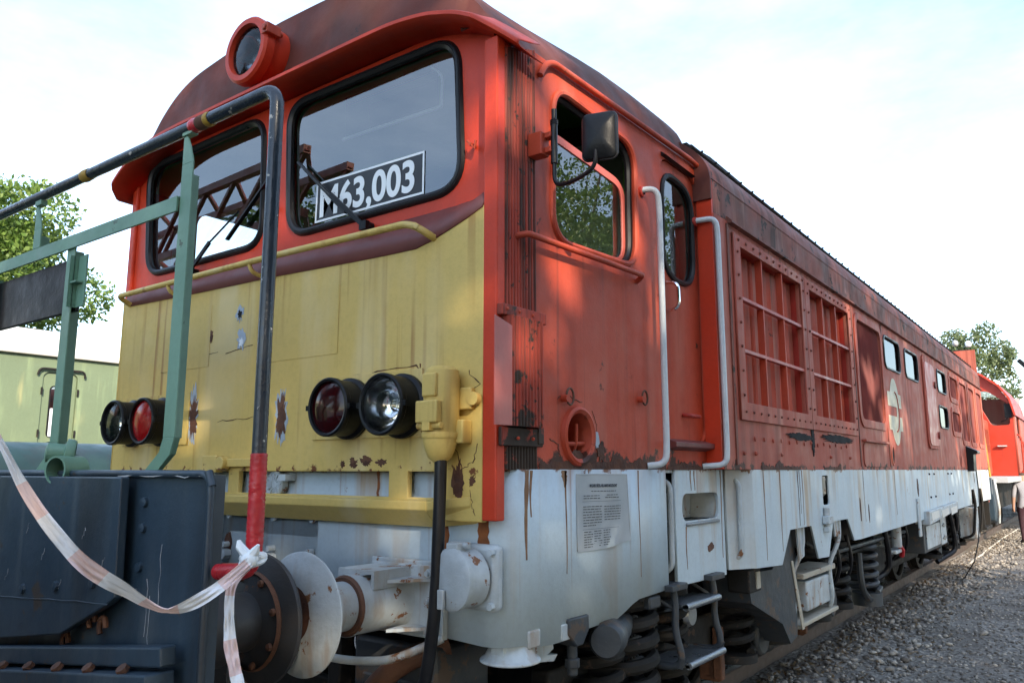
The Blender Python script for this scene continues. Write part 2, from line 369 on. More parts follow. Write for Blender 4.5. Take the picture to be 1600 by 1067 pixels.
def sheet(name, outer, holes, fn, th, m, parent, bevel=0, smooth=False, shift=None):
    """flat plate with holes, th thick, front face at w=0 and the body behind it"""
    cu = bpy.data.curves.new(name, 'CURVE'); cu.dimensions = '2D'; cu.fill_mode = 'BOTH'; cu.extrude = th/2-bevel; cu.bevel_depth = bevel; cu.bevel_resolution = 1
    for pts in [outer]+list(holes):
        sp = cu.splines.new('POLY'); sp.points.add(len(pts)-1); sp.use_cyclic_u = True
        for i, p in enumerate(pts): sp.points[i].co = (p[0], p[1], 0, 1)
    t = bpy.data.objects.new('t', cu); me = bpy.data.meshes.new_from_object(t); bpy.data.objects.remove(t); bpy.data.curves.remove(cu)
    off = origin(parent)
    for v in me.vertices: v.co = Vector(fn(v.co.x, v.co.y, v.co.z-th/2))-off
    me.name = name; me.materials.clear(); me.update()
    return finish(name, me, m, parent, smooth, 0, 0)
def pane(name, outer, fn, m, parent):
    b = MB(); b.add([fn(u, v, 0) for u, v in outer], [tuple(range(len(outer)))]); return b.build(name, m, parent, smooth=False)
def text(body, size, m, name, parent, fn, u, v, xs=1, bold=0, align='LEFT', shear=0, spacing=1., th=.001, rot=0):
    cu = bpy.data.curves.new(name, 'FONT'); cu.body = body; cu.size = size; cu.offset = bold; cu.align_x = align; cu.extrude = th; cu.shear = shear; cu.space_character = spacing
    t = bpy.data.objects.new('t', cu); me = bpy.data.meshes.new_from_object(t); bpy.data.objects.remove(t)
    off = origin(parent); c, s_ = math.cos(rot), math.sin(rot)
    for p in me.vertices:
        x, y = p.co.x*xs, p.co.y; p.co = Vector(fn(u+c*x-s_*y, v+s_*x+c*y, p.co.z))-off
    me.materials.clear(); return finish(name, me, m, parent, False, 0, 0)
def bend(p, q, r, corner, n=6):
    """fillet points around a corner between p and q"""
    c = Vector(corner); a = (Vector(p)-c).normalized()*r; b = (Vector(q)-c).normalized()*r
    return [tuple((c+a)*(1-t)**2+c*2*t*(1-t)+(c+b)*t*t) for t in [i/n for i in range(n+1)]]
def path(pts, r, n=5):
    out = [tuple(pts[0])]
    for i in range(1, len(pts)-1): out += bend(pts[i-1], pts[i+1], r, pts[i], n)
    return out+[tuple(pts[-1])]
def ring2d(pts, k):
    c = Vector((sum(p[0] for p in pts)/len(pts), sum(p[1] for p in pts)/len(pts))); n = len(pts); out = []
    for i in range(n):
        t = (Vector(pts[(i+1) % n])-Vector(pts[i-1])).normalized(); out.append((pts[i][0]+t.y*k, pts[i][1]-t.x*k))
    return out
def jag(cx, cy, w, h, seed, n=26, amp=.35):
    q = random.Random(seed); pts = []
    for i in range(n):
        a = 2*math.pi*i/n; k = 1-amp*q.random(); pts.append((cx+w/2*k*math.cos(a), cy+h/2*k*math.sin(a)))
    return pts

# ================================================================== SETTING
g = MB().add([(-400,-400,-.16),(400,-400,-.16),(400,700,-.16),(-400,700,-.16)], [(0,1,2,3)]).build('ground', 'gravel', smooth=False); g['kind'] = 'structure'
TX = -.115     # centre line of the locomotive's track
trk = thing('railway_track', '', '', (TX, 0, 0)); del trk['label']; del trk['category']; trk['kind'] = 'structure'
# ballast bed, uneven, stops just below the sleeper tops
rows = []
for i in range(60):
    y = -8+i*1.6
    rows.append([(TX+dx+random.uniform(-.05,.05), y, z+random.uniform(-.012,.012)) for dx, z in ((-1.75,-.17),(-1.35,-.145),(-.9,-.135),(0,-.14),(.9,-.135),(1.35,-.145),(1.75,-.17))])
MB().grid(rows).build('ballast', 'gravel', trk)
for s in (-1, 1):
    x = TX+s*.75
    MB().prism([(x+dx, -8, z) for dx, z in ((-.07,-.172),(.07,-.172),(.07,-.158),(.012,-.14),(.012,-.05),(.036,-.035),(.036,-.006),(.028,0),(-.028,0),(-.036,-.006),(-.036,-.035),(-.012,-.05),(-.012,-.14),(-.07,-.158))], (0, 96, 0)).build('rail', 'rail_steel', trk, smooth=False)
sl0 = None
for i in range(70):
    y = -3+i*.65
    if sl0 is None:
        sl0 = MB().box(TX-1.3, TX+1.3, y-.12, y+.12, -.32, -.143).build('sleeper', 'concrete', trk, smooth=False, bev=.012); Y0 = y
    else:
        c = sl0.copy(); COL.objects.link(c); c.parent = trk; c.location = (0, y-Y0, 0)
# loose stones lying on the ground beside the track
ico_v = []; t_ = (1+5**.5)/2
for a, b in ((-1,t_),(1,t_),(-1,-t_),(1,-t_)): ico_v += [(a,b,0)]
for a, b in ((-1,t_),(1,t_),(-1,-t_),(1,-t_)): ico_v += [(0,a,b)]
for a, b in ((t_,-1),(t_,1),(-t_,-1),(-t_,1)): ico_v += [(a,0,b)]
ico_v = np.array(ico_v)/np.linalg.norm(ico_v[0])
ico_f = np.array([(0,11,5),(0,5,1),(0,1,7),(0,7,10),(0,10,11),(1,5,9),(5,11,4),(11,10,2),(10,7,6),(7,1,8),(3,9,4),(3,4,2),(3,2,6),(3,6,8),(3,8,9),(4,9,5),(2,4,11),(6,2,10),(8,6,7),(9,8,1)])
def mesh_np(name, v, f):
    me = bpy.data.meshes.new(name); k = f.shape[1]
    me.vertices.add(len(v)); me.vertices.foreach_set('co', v.astype(np.float32).ravel())
    me.loops.add(f.size); me.loops.foreach_set('vertex_index', f.astype(np.int32).ravel())
    me.polygons.add(len(f)); me.polygons.foreach_set('loop_start', np.arange(0, f.size, k, dtype=np.int32)); me.polygons.foreach_set('loop_total', np.full(len(f), k, dtype=np.int32))
    me.update(calc_edges=True); return me
def scatter(xs, ys, zs, sizes):
    n = len(xs); V = np.empty((n, 12, 3)); ang = rng.uniform(0, 6.28, n); sc = rng.uniform(.55, 1.25, (n, 3)); sc[:,2] *= .7
    jit = rng.uniform(.75, 1.25, (n, 12, 1))
    P = ico_v[None]*jit*sc[:,None,:]; c, s = np.cos(ang)[:,None], np.sin(ang)[:,None]
    V[:,:,0] = xs[:,None]+sizes[:,None]*(P[:,:,0]*c-P[:,:,1]*s); V[:,:,1] = ys[:,None]+sizes[:,None]*(P[:,:,0]*s+P[:,:,1]*c); V[:,:,2] = zs[:,None]+sizes[:,None]*P[:,:,2]
    F = (ico_f[None]+12*np.arange(n)[:,None,None]).reshape(-1, 3); return V.reshape(-1, 3), F
n1 = 9000
xs = rng.uniform(.72, 3.1, n1); ys = 2.2+28*rng.random(n1)**1.7; zs = np.full(n1, -.155); sz = rng.uniform(.008, .024, n1)
n2 = 3600
xb = .75+np.abs(rng.normal(0, .42, n2)); yb = 1.5+26*rng.random(n2)**1.35; zb = -.150+.02*rng.random(n2); sb = rng.uniform(.014, .042, n2)
n3 = 2200
xc_ = TX+rng.uniform(-1.5, 1.5, n3); yc = rng.uniform(-1.5, 26, n3); keep = np.abs(np.abs(xc_-TX)-.75) > .11
xc_ = xc_[keep]; yc = yc[keep]; zc = np.full(len(xc_), -.125); scs = rng.uniform(.015, .04, len(xc_))
v, f = scatter(np.r_[xs, xb, xc_], np.r_[ys, yb, yc], np.r_[zs, zb, zc], np.r_[sz, sb, scs])
me = mesh_np('gravel_stones', v, f); me.materials.append(MATS['stones'])
o = bpy.data.objects.new('gravel_stones', me); COL.objects.link(o); o['kind'] = 'stuff'; o['label'] = 'loose grey stones scattered on the gravel beside the rails'
n1 = 2500
v, f = scatter(rng.uniform(-6, -1.8, n1), rng.uniform(-1, 8, n1), np.full(n1, -.152), rng.uniform(.01, .03, n1))
me = mesh_np('gravel_stones', v, f); me.materials.append(MATS['stones'])
o = bpy.data.objects.new('gravel_stones', me); COL.objects.link(o); o['kind'] = 'stuff'; o['label'] = 'loose grey stones on the far side of the yellow nosed locomotive'

leaf_mat('dry_leaf', (.10,.06,.03), (.30,.22,.13))
nl = 2600; cl_ = np.c_[.78+np.abs(rng.normal(0,.33,nl)), 2.0+22*rng.random(nl)**1.4, np.full(nl,-.128)+rng.uniform(0,.02,nl)]
a_ = rng.normal(size=(nl,3)); a_[:,2] *= .35; a_ /= np.linalg.norm(a_,axis=1)[:,None]; b_ = np.cross(a_, np.c_[rng.normal(0,.3,nl), rng.normal(0,.3,nl), np.ones(nl)]); b_ /= np.linalg.norm(b_,axis=1)[:,None]
s_ = rng.uniform(.012,.034,nl)[:,None]
me = mesh_np('dry_leaves', np.stack([cl_-a_*s_, cl_+b_*s_*.5, cl_+a_*s_, cl_-b_*s_*.5], 1).reshape(-1,3), np.arange(nl*4).reshape(-1,4)); me.materials.append(MATS['dry_leaf'])
o = bpy.data.objects.new('dry_leaves', me); COL.objects.link(o); o['kind'] = 'stuff'; o['label'] = 'dry brown leaf litter along the rail beside the locomotive'
# ------------------------------------------------------------------ trees
def crown_mesh(name, blobs, per, leaf, seed):
    q = np.random.default_rng(seed); allc = []
    for (cx, cy, cz, r) in blobs:
        k = int(per*r*r)
        d = q.normal(size=(k, 3)); d /= np.linalg.norm(d, axis=1)[:,None]
        rad = r*(.55+.45*q.random(k)**.5)*(1+.18*np.sin(d[:,0]*7+cx)*np.cos(d[:,2]*6+cy)); allc.append(np.c_[cx, cy, cz]+d*rad[:,None]*np.array([1,1,.85]))
    c = np.concatenate(allc); n = len(c)
    a = q.normal(size=(n, 3)); a /= np.linalg.norm(a, axis=1)[:,None]; b = np.cross(a, q.normal(size=(n, 3))); b /= np.linalg.norm(b, axis=1)[:,None]
    s = leaf*q.uniform(.6, 1.3, n)[:,None]
    V = np.stack([c-a*s, c+b*s*.55, c+a*s, c-b*s*.55], 1).reshape(-1, 3); F = np.arange(n*4).reshape(-1, 4)
    return mesh_np(name, V, F)
def blobs_for(h, rad, base, n, seed, rb=(.9,1.5), taper=.5):
    q = random.Random(seed); out = []
    for i in range(n):
        t = q.random()**.85; z = base+(h-base)*t; rr_ = rad*(1-taper*abs(t-.38)**1.2*1.6)*math.sqrt(q.random()); a = q.uniform(0, 6.28)
        out.append((rr_*math.cos(a), rr_*math.sin(a), z, q.uniform(*rb)))
    return out
def make_tree(name, label, loc, blobs, per, leaf, lm, seed, h, tr=.22, group=None):
    t = thing(name, label, 'tree', loc, group)
    me = crown_mesh('crown', blobs, per, leaf, seed); me.materials.append(MATS[lm])
    c = bpy.data.objects.new('crown', me); COL.objects.link(c); c.parent = t
    q = random.Random(seed); m = MB()
    m.tube([(q.uniform(-.12,.12)*i, q.uniform(-.12,.12)*i, -.2+h*.8*i/6) for i in range(7)], [tr*(1-.8*i/6) for i in range(7)], 10)
    for b in blobs[::3]:
        z0 = max(h*.18, b[2]*.62); m.tube([(0,0,z0), (b[0]*.45, b[1]*.45, z0+(b[2]-z0)*.45), (b[0]*.9, b[1]*.9, b[2])], [tr*.36, tr*.22, tr*.06], 6)
    m2 = m.build('trunk', 'bark', None); m2.parent = t
    return t
def copy_tree(src, label, loc, rz, sc=(1,1,1)):
    t = src.copy(); COL.objects.link(t); t.location = loc; t.rotation_euler = (0,0,rz); t.scale = sc; t['label'] = label
    for ch in src.children:
        c = ch.copy(); COL.objects.link(c); c.parent = t
    return t
make_tree('poplar_tree', 'bright green leafy tree rising behind the pale green coach', (-22.6, 5.6, 0), blobs_for(9.0, 4.4, 2.4, 66, 3, (.8,1.5)), 900, .09, 'leaf_fresh', 11, 9.5)
make_tree('poplar_tree', 'grey green broad tree far beyond the locomotives', (-3.6, 62, 0), blobs_for(11.3, 3.3, 3.4, 44, 5, (.6,1.2), .7), 420, .115, 'leaf_grey', 12, 13)
# trees standing along the right side of the yard: they shade the locomotive and mirror in its side windows
st = make_tree('shade_tree', 'dense tree beside the yard, mirrored in the cab side window', (18.0, 30, 0), blobs_for(12.6, 3.4, 2.6, 34, 8, (.9,1.7)), 190, .17, 'leaf_shade', 13, 12.5, .3, 'trees beside the yard')
sf = make_tree('shade_tree', 'dense tree in the row shading the yard from the sun', (12.6, 25.5, 0), blobs_for(12.4, 3.4, 3.0, 34, 18, (.7,1.3)), 520, .085, 'leaf_fresh', 23, 12.5, .3, 'trees beside the yard')
for x, y, a in ((13.0,19.5,1.0),(14.5,30.5,4.0)): copy_tree(sf, 'dense tree in the row shading the yard from the sun', (x, y, 0), a)
SHADE = [(13.5,-18.0,.4,1.0),(12.8,-14.2,1.7,1.02),(13.6,-10.7,2.6,1.03),(12.9,-7.4,.9,1.0),(13.5,-4.4,3.9,.98),(13.0,-1.0,5.0,.92),(13.4,2.3,2.2,.80),(17.5,22.5,.2,1.1)]
for i, (x, y, a, s) in enumerate(SHADE):
    copy_tree(st, 'dense tree in the row shading the yard from the sun', (x, y, 0), a, (1, 1, s))
st['label'] = 'dense tree in the row shading the yard from the sun'
# two trees on the far left: they show as dark shapes low in the front windows
copy_tree(st, 'dense dark tree left of the yard', (-15.5, -13, 0), 1.1, (1,1,.72)); copy_tree(st, 'dense dark tree left of the yard', (-11.0, -17.0, 0), 3.0, (1,1,.74))
for o in bpy.data.objects:
    if o.name.startswith('shade_tree') and o['label'].endswith('left of the yard'): o['group'] = 'trees left of the yard'

# ------------------------------------------------------------------ pale green coach far left
CX = -10.8
coach = thing('passenger_coach', 'pale green coach with a cream white roof behind the railing', 'coach', (CX-1.45, 4, 0))
sheet('side_wall', [(-7,1.05),(15,1.05),(15,3.5),(-7,3.5)], [rr(3.40,3.96,1.15,3.22,.1)], SIDE(CX), .05, 'coach_green', coach)
MB().box(CX-2.9, CX-.05, -7, 15, 1.0, 1.05).box(CX-2.9, CX-2.85, -7, 15, 1.05, 3.5).box(CX-2.85, CX-.05, -7, -6.95, 1.05, 3.5).box(CX-2.85, CX-.05, 14.95, 15, 1.05, 3.5).build('body_shell', 'coach_green', coach, smooth=False)
prof = [(CX+.06,3.48),(CX+.05,3.53),(CX-.12,3.74),(CX-.45,3.93),(CX-1.0,4.06),(CX-1.45,4.10),(CX-1.9,4.06),(CX-2.45,3.93),(CX-2.78,3.74),(CX-2.95,3.5)]
MB().grid([[(x, y, z) for x, z in prof] for y in (-7.02, 0, 7, 15.02)]).build('roof', 'coach_roof', coach, solid=.03)
d = sheet('door', rr(3.41,3.95,1.16,3.21,.09), [rr(3.55,3.80,2.15,2.98,.06)], SIDE(CX-.03), .04, 'coach_green', coach)
pane('door_glass', rr(3.54,3.81,2.14,2.99,.06), SIDE(CX-.05), 'glass_dark', d)
sheet('lit_lower_pane', rr(3.56,3.79,2.15,2.62,.02), [], SIDE(CX-.02), .006, 'number_white', d)  # white sheet added so the lower door glass looks lit
sheet('window_seal', rr(3.53,3.82,2.13,3.0,.07), [rr(3.55,3.80,2.15,2.98,.06)], SIDE(CX-.024), .012, 'black_rubber', d)
MB().tube(path([(CX+.03,3.30,3.16),(CX+.05,3.32,3.27),(CX+.05,4.04,3.27),(CX+.03,4.06,3.16)], .07), .018, 8).build('drip_rail', 'dark_iron', coach)
for z in (1.5, 2.2, 2.9):
    for y in (3.39, 3.97): MB().box(CX, CX+.025, y-.012, y+.012, z-.06, z+.06).build('hinge', 'dark_iron', coach, smooth=False)
for y in (-4.5,-2.5,-.5,1.5,5.2,7,9,11,13): MB().box(CX, CX+.006, y-.03, y+.03, 1.06, 3.46).build('panel_strip', 'coach_green', coach, smooth=False)
for y in (-4, -2, 10, 12): MB().lathe([(.46,0),(.46,.12)], (CX-.7, y, .46), (1,0,0), 24).build('wheel', 'dark_iron', coach)
MB().box(CX-2.6, CX-.3, -6, 14, .75, 1.0).build('underframe', 'dark_iron', coach, smooth=False)

# green tank lying on the next track
tank = thing('storage_tank', 'dark green steel tank lying beyond the railing', 'tank', (-4.9, 1, -.16))
MB().lathe([(.01,-.16),(.45,-.12),(.68,0),(.70,.08),(.70,2.3),(.712,2.3),(.712,2.36),(.70,2.36),(.70,4.4),(.68,4.5),(.45,4.62),(.01,4.66)], (-4.9, -1.2, 1.16), (0,1,0), 40).build('shell', 'green_tank', tank)
for y in (-.6, 2.6): MB().prism([(-5.5,y,-.16),(-4.3,y,-.16),(-4.25,y,.9),(-4.6,y,.6),(-5.2,y,.6),(-5.55,y,.9)], (0,.12,0)).build('saddle', 'green_tank', tank, smooth=False)
MB().cyl((-4.3,.9,1.5),(-4.05,.9,1.62),.1).cyl((-4.08,.9,1.6),(-4.02,.9,1.64),.15).build('manhole', 'green_tank', tank)

# ================================================================== THE LOCOMOTIVE
XC = -.11; XR = 1.40; XE = 1.50       # centre, cab side, engine room side
L = thing('diesel_locomotive', 'weathered red diesel locomotive with a yellow nose and white skirt', 'locomotive', (XC, 0, 0))

# ---- yellow nose panel with openings under it
TOPZ = [(1.33,2.64),(1.24,2.605),(1.145,2.574),(1.05,2.545),(.966,2.527),(.8,2.528),(.567,2.533),(.005,2.55),(-.734,2.56),(-1.40,2.575),(-1.47,2.60)]
nose = sheet('nose_panel', [(-1.47,1.41),(1.33,1.41)]+TOPZ,
    [[(-1.2,1.487),(-.29,1.487),(-.29,1.598),(-1.2,1.598)], [(-.215,1.487),(.84,1.487),(.84,1.598),(-.215,1.598)], [(.94,1.487),(1.135,1.487),(1.135,1.598),(.94,1.598)]],
    FRONT(0), .03, 'yellow', L, bevel=.004)
MB().prism([(-1.47,-.004,1.484),(-1.47,-.035,1.478),(-1.47,-.035,1.445),(-1.47,.03,1.375),(-1.47,.05,1.40)], (2.55,0,0)).prism([(1.08,-.004,1.484),(1.08,-.035,1.478),(1.08,-.035,1.445),(1.08,.03,1.375),(1.08,.05,1.40)], (.2,.03,0.02)).build('lower_beam', 'yellow', nose, smooth=False, bev=.004)
# left and right flanks of the nose
MB().grid([[(-1.47,.0,z),(-1.53,.03,z),(-1.56,.10,z),(-1.58,.3,z)] for z in (1.41, 2.60)]).build('nose_flank', 'yellow', nose, solid=.01)
# ---- maroon ledge between nose and windows
led = [(x, z) for x, z in TOPZ]
MB().grid([[(x, -.002, z-.002) for x, z in led], [(x, .03, z+.075+.02*max(0,1-abs(x-.1)/1.2)) for x, z in led], [(x, .066, max(z+.10, 2.70)) for x, z in led]]).build('ledge', 'maroon', L, solid=.008, ang=60)
# ---- upper front wall with the two windscreens
winR = rquad([(.02,2.765),(1.12,2.765),(1.17,2.80),(1.135,3.475),(.03,3.485),(-.02,3.45)], .07)
winR = rquad([(.025,2.765),(1.17,2.77),(1.135,3.47),(-.02,3.485)], .15, 8)
winL = rquad([(-1.33,2.765),(-.20,2.765),(-.235,3.485),(-1.405,3.47)], .15, 8)
ARCH = [(0,4.02),(.35,4.01),(.6,3.99),(.85,3.955),(1.03,3.89),(1.18,3.79),(1.29,3.68),(1.38,3.57),(1.455,3.45),(1.505,3.335)]
ARCH = smooth(ARCH)
archR = [(XC+a, z) for a, z in ARCH]; archL = [(XC-a*.985, z) for a, z in ARCH]
sheet('windscreen_wall', [(-1.54,2.66),(1.395,2.66),(1.395,3.40)]+[(1.2,3.52),(-1.4,3.52),(-1.54,3.4)], [ring2d(winR,-.006), ring2d(winL,-.006)], FRONT(.06), .035, 'red_front', L, bevel=.003)
for nm, w, lab in (('R', winR, ''), ('L', winL, '')):
    p = pane('windscreen', ring2d(w, .004), FRONT(.078), 'glass', L)
    MB().tube([(x, .062, z) for x, z in w], .021, 8, closed=True).build('rubber_seal', 'black_rubber', p)
    MB().tube([(x, .046, z) for x, z in ring2d(w, .006)], .006, 6, closed=True).build('seal_bead', 'black_lamp', p)
# corner posts
MB().box(1.332, 1.40, 0, .055, 1.412, 3.36).build('corner_post', 'red_front', L, smooth=False, bev=.006)
MB().box(-1.56, -1.50, .04, .30, 2.62, 3.40).build('corner_post', 'red_front', L, smooth=False, bev=.01)
# ---- brow over the windscreens
BR = [(-1.62,3.28),(-1.52,3.36),(-1.42,3.42),(-1.3,3.465),(-1.15,3.505),(-.95,3.525),(-.5,3.53),(.2,3.532),(.7,3.533),(.9,3.527),(1.07,3.503),(1.17,3.475),(1.26,3.442),(1.34,3.40),(1.41,3.355),(1.47,3.31)]
BR = smooth(BR)
rowsb = []
for dy, dz in ((.07,-.004),(-.09,0),(-.104,.008),(-.104,.022),(-.09,.03),(-.02,.05),(.05,.075)):
    rowsb.append([(x, dy+(.0 if abs(x-XC) < 1.45 else (abs(x-XC)-1.45)*1.2), z+dz) for x, z in BR])
MB().grid(rowsb).build('brow', 'red_front', L, solid=.004, ang=50)
# ---- cab roof: front tympanum and arched shell
full = archL[::-1]+archR[1:]
m = MB(); m.grid([[(x, .0, min(z, 3.44 if abs(x-XC) > 1.3 else 3.55)) for x, z in full], [(XC+(x-XC)*.995, .045, 3.55+(z-3.55)*.94 if z > 3.55 else z) for x, z in full], [(x, .085, z-.004) for x, z in full], [(x, .13, z) for x, z in full]])
m.build('roof_front', 'red_roof', L, ang=50)
def lift(y, z): t = min(1, max(0, (y-.13)/1.5)); t = t*t*(3-2*t); return .12*t*min(1, max(0, (z-3.36)/.2))
MB().grid([[(x, y, z+lift(y, z)) for x, z in full] for y in (.13, .35, .6, .85, 1.1, 1.35, 1.65, 2.02)]).build('cab_roof', 'red_roof', L, ang=60)
MB().prism([(x, 2.0, z+lift(2.0, z)-.003) for x, z in full], (0,.02,0)).build('roof_end_plate', 'red_roof', L, smooth=False)
# ---- engine room roof
ER = [(1.61,3.33),(1.595,3.40),(1.555,3.475),(1.485,3.55),(1.39,3.625),(1.27,3.70),(1.05,3.80),(.7,3.89),(.3,3.94),(0,3.95)]
ER = smooth(ER, 3)
er = [(XC-a, z) for a, z in ER]+[(XC+a, z) for a, z in ER[::-1][1:]]
MB().grid([[(x, y, z) for x, z in er] for y in (1.97, 5, 8, 11, 15.1)]).build('engine_roof', 'red_cantrail', L, ang=60)
MB().prism([(x, 1.972, z) for x, z in er]+[(XE,1.972,3.2),(-1.72,1.972,3.2)], (0,-.02,0)).build('roof_bulkhead', 'red_roof', L, smooth=False)
# roof seam strips with bolts
MB().tube([(1.378,1.97+i*1.64,3.562+.004*math.sin(i*2.1)) for i in range(9)], .014, 6).build('roof_seam', 'dark_iron', L)
MB().box(1.27, 1.32, 2.05, 15.08, 3.585, 3.632).build('roof_seam', 'dark_iron', L, smooth=False)
m = MB()
for i in range(58): m.ball((1.398, 2.1+i*.224, 3.566), .009, 6, 4)
stuffpart(m.joined().build('roof_bolts', 'dark_iron', L))
for y, w, h in ((2.6,.5,.04),(4.2,.35,.035),(5.9,.5,.05),(7.6,.3,.06),(8.9,.4,.05),(10.4,.5,.04),(12.5,.3,.05)):
    MB().box(.85, 1.10, y, y+w, 3.72, 3.78+h).build('roof_hatch', 'red_roof', L, smooth=False, bev=.01)
MB().tube([(1.35,2.0,3.58),(1.355,2.3,3.59),(1.375,2.8,3.575)],[.012,.022,.012],6).build('roof_flashing', 'dark_iron', L)

# ---- cab side wall (right)
wcab = rquad([(.395,2.59),(1.165,2.625),(1.175,3.275),(.405,3.305)], .14, 8)
cabside = sheet('cab_side_wall', [(.27,1.605),(2.0,1.605),(2.0,3.42),(.27,3.40)], [wcab, rr(1.47,1.99,1.742,3.345,.12), [(.58+.105*math.cos(a),1.745+.105*math.sin(a)) for a in [2*math.pi*i/28 for i in range(28)]]], SIDE(XR), .03, 'red_cab', L, bevel=.003)
MB().tube([(XR+.002, y, z) for y, z in ring2d(wcab, .004)], .016, 8, closed=True).build('window_rim', 'red_cab', cabside)
MB().tube([(XR-.035, y, z) for y, z in ring2d(wcab, -.004)], .02, 8, closed=True).build('window_rubber', 'black_rubber', cabside)
# half lowered sliding window
slide = rquad([(.41,2.59),(1.16,2.625),(1.165,3.08),(.415,3.13)], .13, 8)
wf = sheet('sliding_frame', slide, [ring2d(slide, -.036)], SIDE(XR-.05), .016, 'red_pink', cabside, bevel=.002)
pane('side_glass', ring2d(slide, -.03), SIDE(XR-.056), 'glass', wf)
# ribbed corner strip, corrugated
def ribbed(y0, y1, x, z0, z1, n, amp, ztop=None):
    k = n*8; a = []; b = []
    for i in range(k+1):
        t = i/k; y = y0+(y1-y0)*t; dx = amp*abs(math.sin(math.pi*n*t))**.6
        a.append((x+dx, y, z0)); b.append((x+dx, y, z1 if ztop is None else z1+(ztop-z1)*t))
    return MB().grid([a, b])
ribbed(.055, .27, XR-.004, 1.60, 3.33, 11, .008, 3.41).build('ribbed_strip', 'red_rib', L, ang=80)
MB().box(XR-.03, XR-.005, .055, .27, 1.60, 3.33).build('strip_backing', 'red_rib', L, smooth=False)
# ribbed sand box cover with the open flap
b = ribbed(.03, .245, 1.448, 1.765, 2.19, 10, .007).box(XR+.001, 1.446, .03, .245, 1.765, 2.19)
cover = b.build('sand_box_cover', 'red_rib', L, ang=80)
MB().box(XR+.001, 1.43, .0, .30, 2.19, 2.235).box(XR+.001, 1.425, .245, .285, 1.70, 2.19).box(XR+.001, 1.42, .01, .285, 1.69, 1.762).build('cover_frame', 'red_rib', cover, smooth=False, bev=.004)
MB().prism([(1.452,.025,2.145),(1.452,.025,1.765),(1.47,-.105,1.762),(1.47,-.105,2.165)], (.005,0,0)).build('cover_flap', 'red_pink', cover, smooth=False)
m = MB()
for y, z in ((.03,2.215),(.11,2.215),(.2,2.215),(.265,2.1),(.265,1.95),(.265,1.8),(.1,1.72),(.2,1.72)): m.ball((1.43, y, z), .008, 6, 4)
stuffpart(m.joined().build('cover_rivets', 'red_cab', cover))
# vent ring
v = MB().lathe([(.098,-.16),(.098,0),(.10,.012),(.115,.022),(.128,.016),(.134,0)], (XR,.58,1.745), (1,0,0), 36).build('side_vent', 'red_cab', L)
MB().lathe([(.001,-.155),(.099,-.15)], (XR,.58,1.745), (1,0,0), 28).build('vent_back', 'red_deep', v)
MB().cyl((XR-.03,.485,1.71),(XR-.03,.675,1.715),.010,8).tube(path([(XR-.05,.6,1.65),(XR-.02,.6,1.72),(XR-.02,.6,1.80)],.03),.008,6).build('vent_bar', 'red_cab', v)
# latches
for y, z in ((1.155,1.945),(.46,1.90)):
    q = MB().cyl((XR,y,z),(XR+.03,y,z),.016,10).build('latch', 'red_cab', cabside)
    MB().tube([(XR+.02,y+.03+.028*math.cos(a),z+.01+.036*math.sin(a)) for a in [2*math.pi*i/12 for i in range(12)]], .005, 6, closed=True).build('latch_ring', 'rusty', q)
# drip moulding over window and door
MB().tube(path([(XR+.012,.29,3.30),(XR+.02,.33,3.395),(XR+.02,1.9,3.432),(XR+.02,2.04,3.41),(XR+.012,2.08,3.28)], .09, 8), .015, 10).build('drip_moulding', 'red_cab', L)
# red side rail under the window
MB().tube(path([(XR,.13,2.535),(XR+.05,.135,2.54),(XR+.05,1.15,2.57),(XR+.0,1.16,2.545)], .03), .0135, 10).build('elbow_rail', 'red_cab', L)
# ---- cab door
door = sheet('cab_door', rr(1.478,1.985,1.75,3.335,.12), [rquad([(1.505,2.66),(1.91,2.65),(1.92,3.24),(1.515,3.275)], .17, 8)], SIDE(XR-.014), .03, 'red_cab', L, bevel=.003)
wd = rquad([(1.505,2.66),(1.91,2.65),(1.92,3.24),(1.515,3.275)], .17, 8)
MB().tube([(XR-.012,y,z) for y, z in wd], .017, 8, closed=True).build('door_window_seal', 'black_rubber', door)
pane('door_glass', wd, SIDE(XR-.024), 'glass', door)
MB().tube(path([(XR-.014,1.545,2.62),(XR+.055,1.545,2.61),(XR+.055,1.55,2.47),(XR-.014,1.55,2.46)], .04), .010, 8).build('door_handle', 'chrome', door)
MB().tube(path([(XR-.014,1.70,1.90),(XR+.03,1.70,1.895),(XR+.03,1.84,1.895),(XR-.014,1.84,1.90)], .02), .011, 8).build('door_pull', 'red_deep', door)
MB().prism([(XR-.01,1.46,1.765),(XR+.055,1.46,1.745),(XR+.055,1.46,1.72),(XR-.01,1.46,1.70)], (0,.55,0)).build('door_sill', 'maroon', L, smooth=False, bev=.004)
MB().prism([(XR,1.50,3.365),(XR+.025,1.50,3.345),(XR,1.50,3.34)], (0,.42,-.005)).build('door_drip', 'black_rubber', door, smooth=False)
# white grab rails either side of the door
def grab(name, x, y, z0, z1, m, xw, dz=.05):
    return MB().tube(path([(xw,y-.055,z1),(x,y-.02,z1+.005),(x,y,z1-.09),(x,y,z0+.09),(x,y-.01,z0-.01),(xw,y-.07,z0-.02)], .05, 6), .0165, 12).build(name, m, L)
grab('grab_rail', XR+.075, 1.30, 1.64, 3.06, 'rail_grey', XR)
grab('grab_rail', XE+.02, 1.985, 1.64, 3.07, 'rail_grey', XR)
for y, z in ((1.245,3.05),(1.93,3.065)): MB().lathe([(.03,0),(.028,.012),(.018,.016)], (XR,y,z), (1,0,0), 14).build('rail_foot', 'red_deep', L)
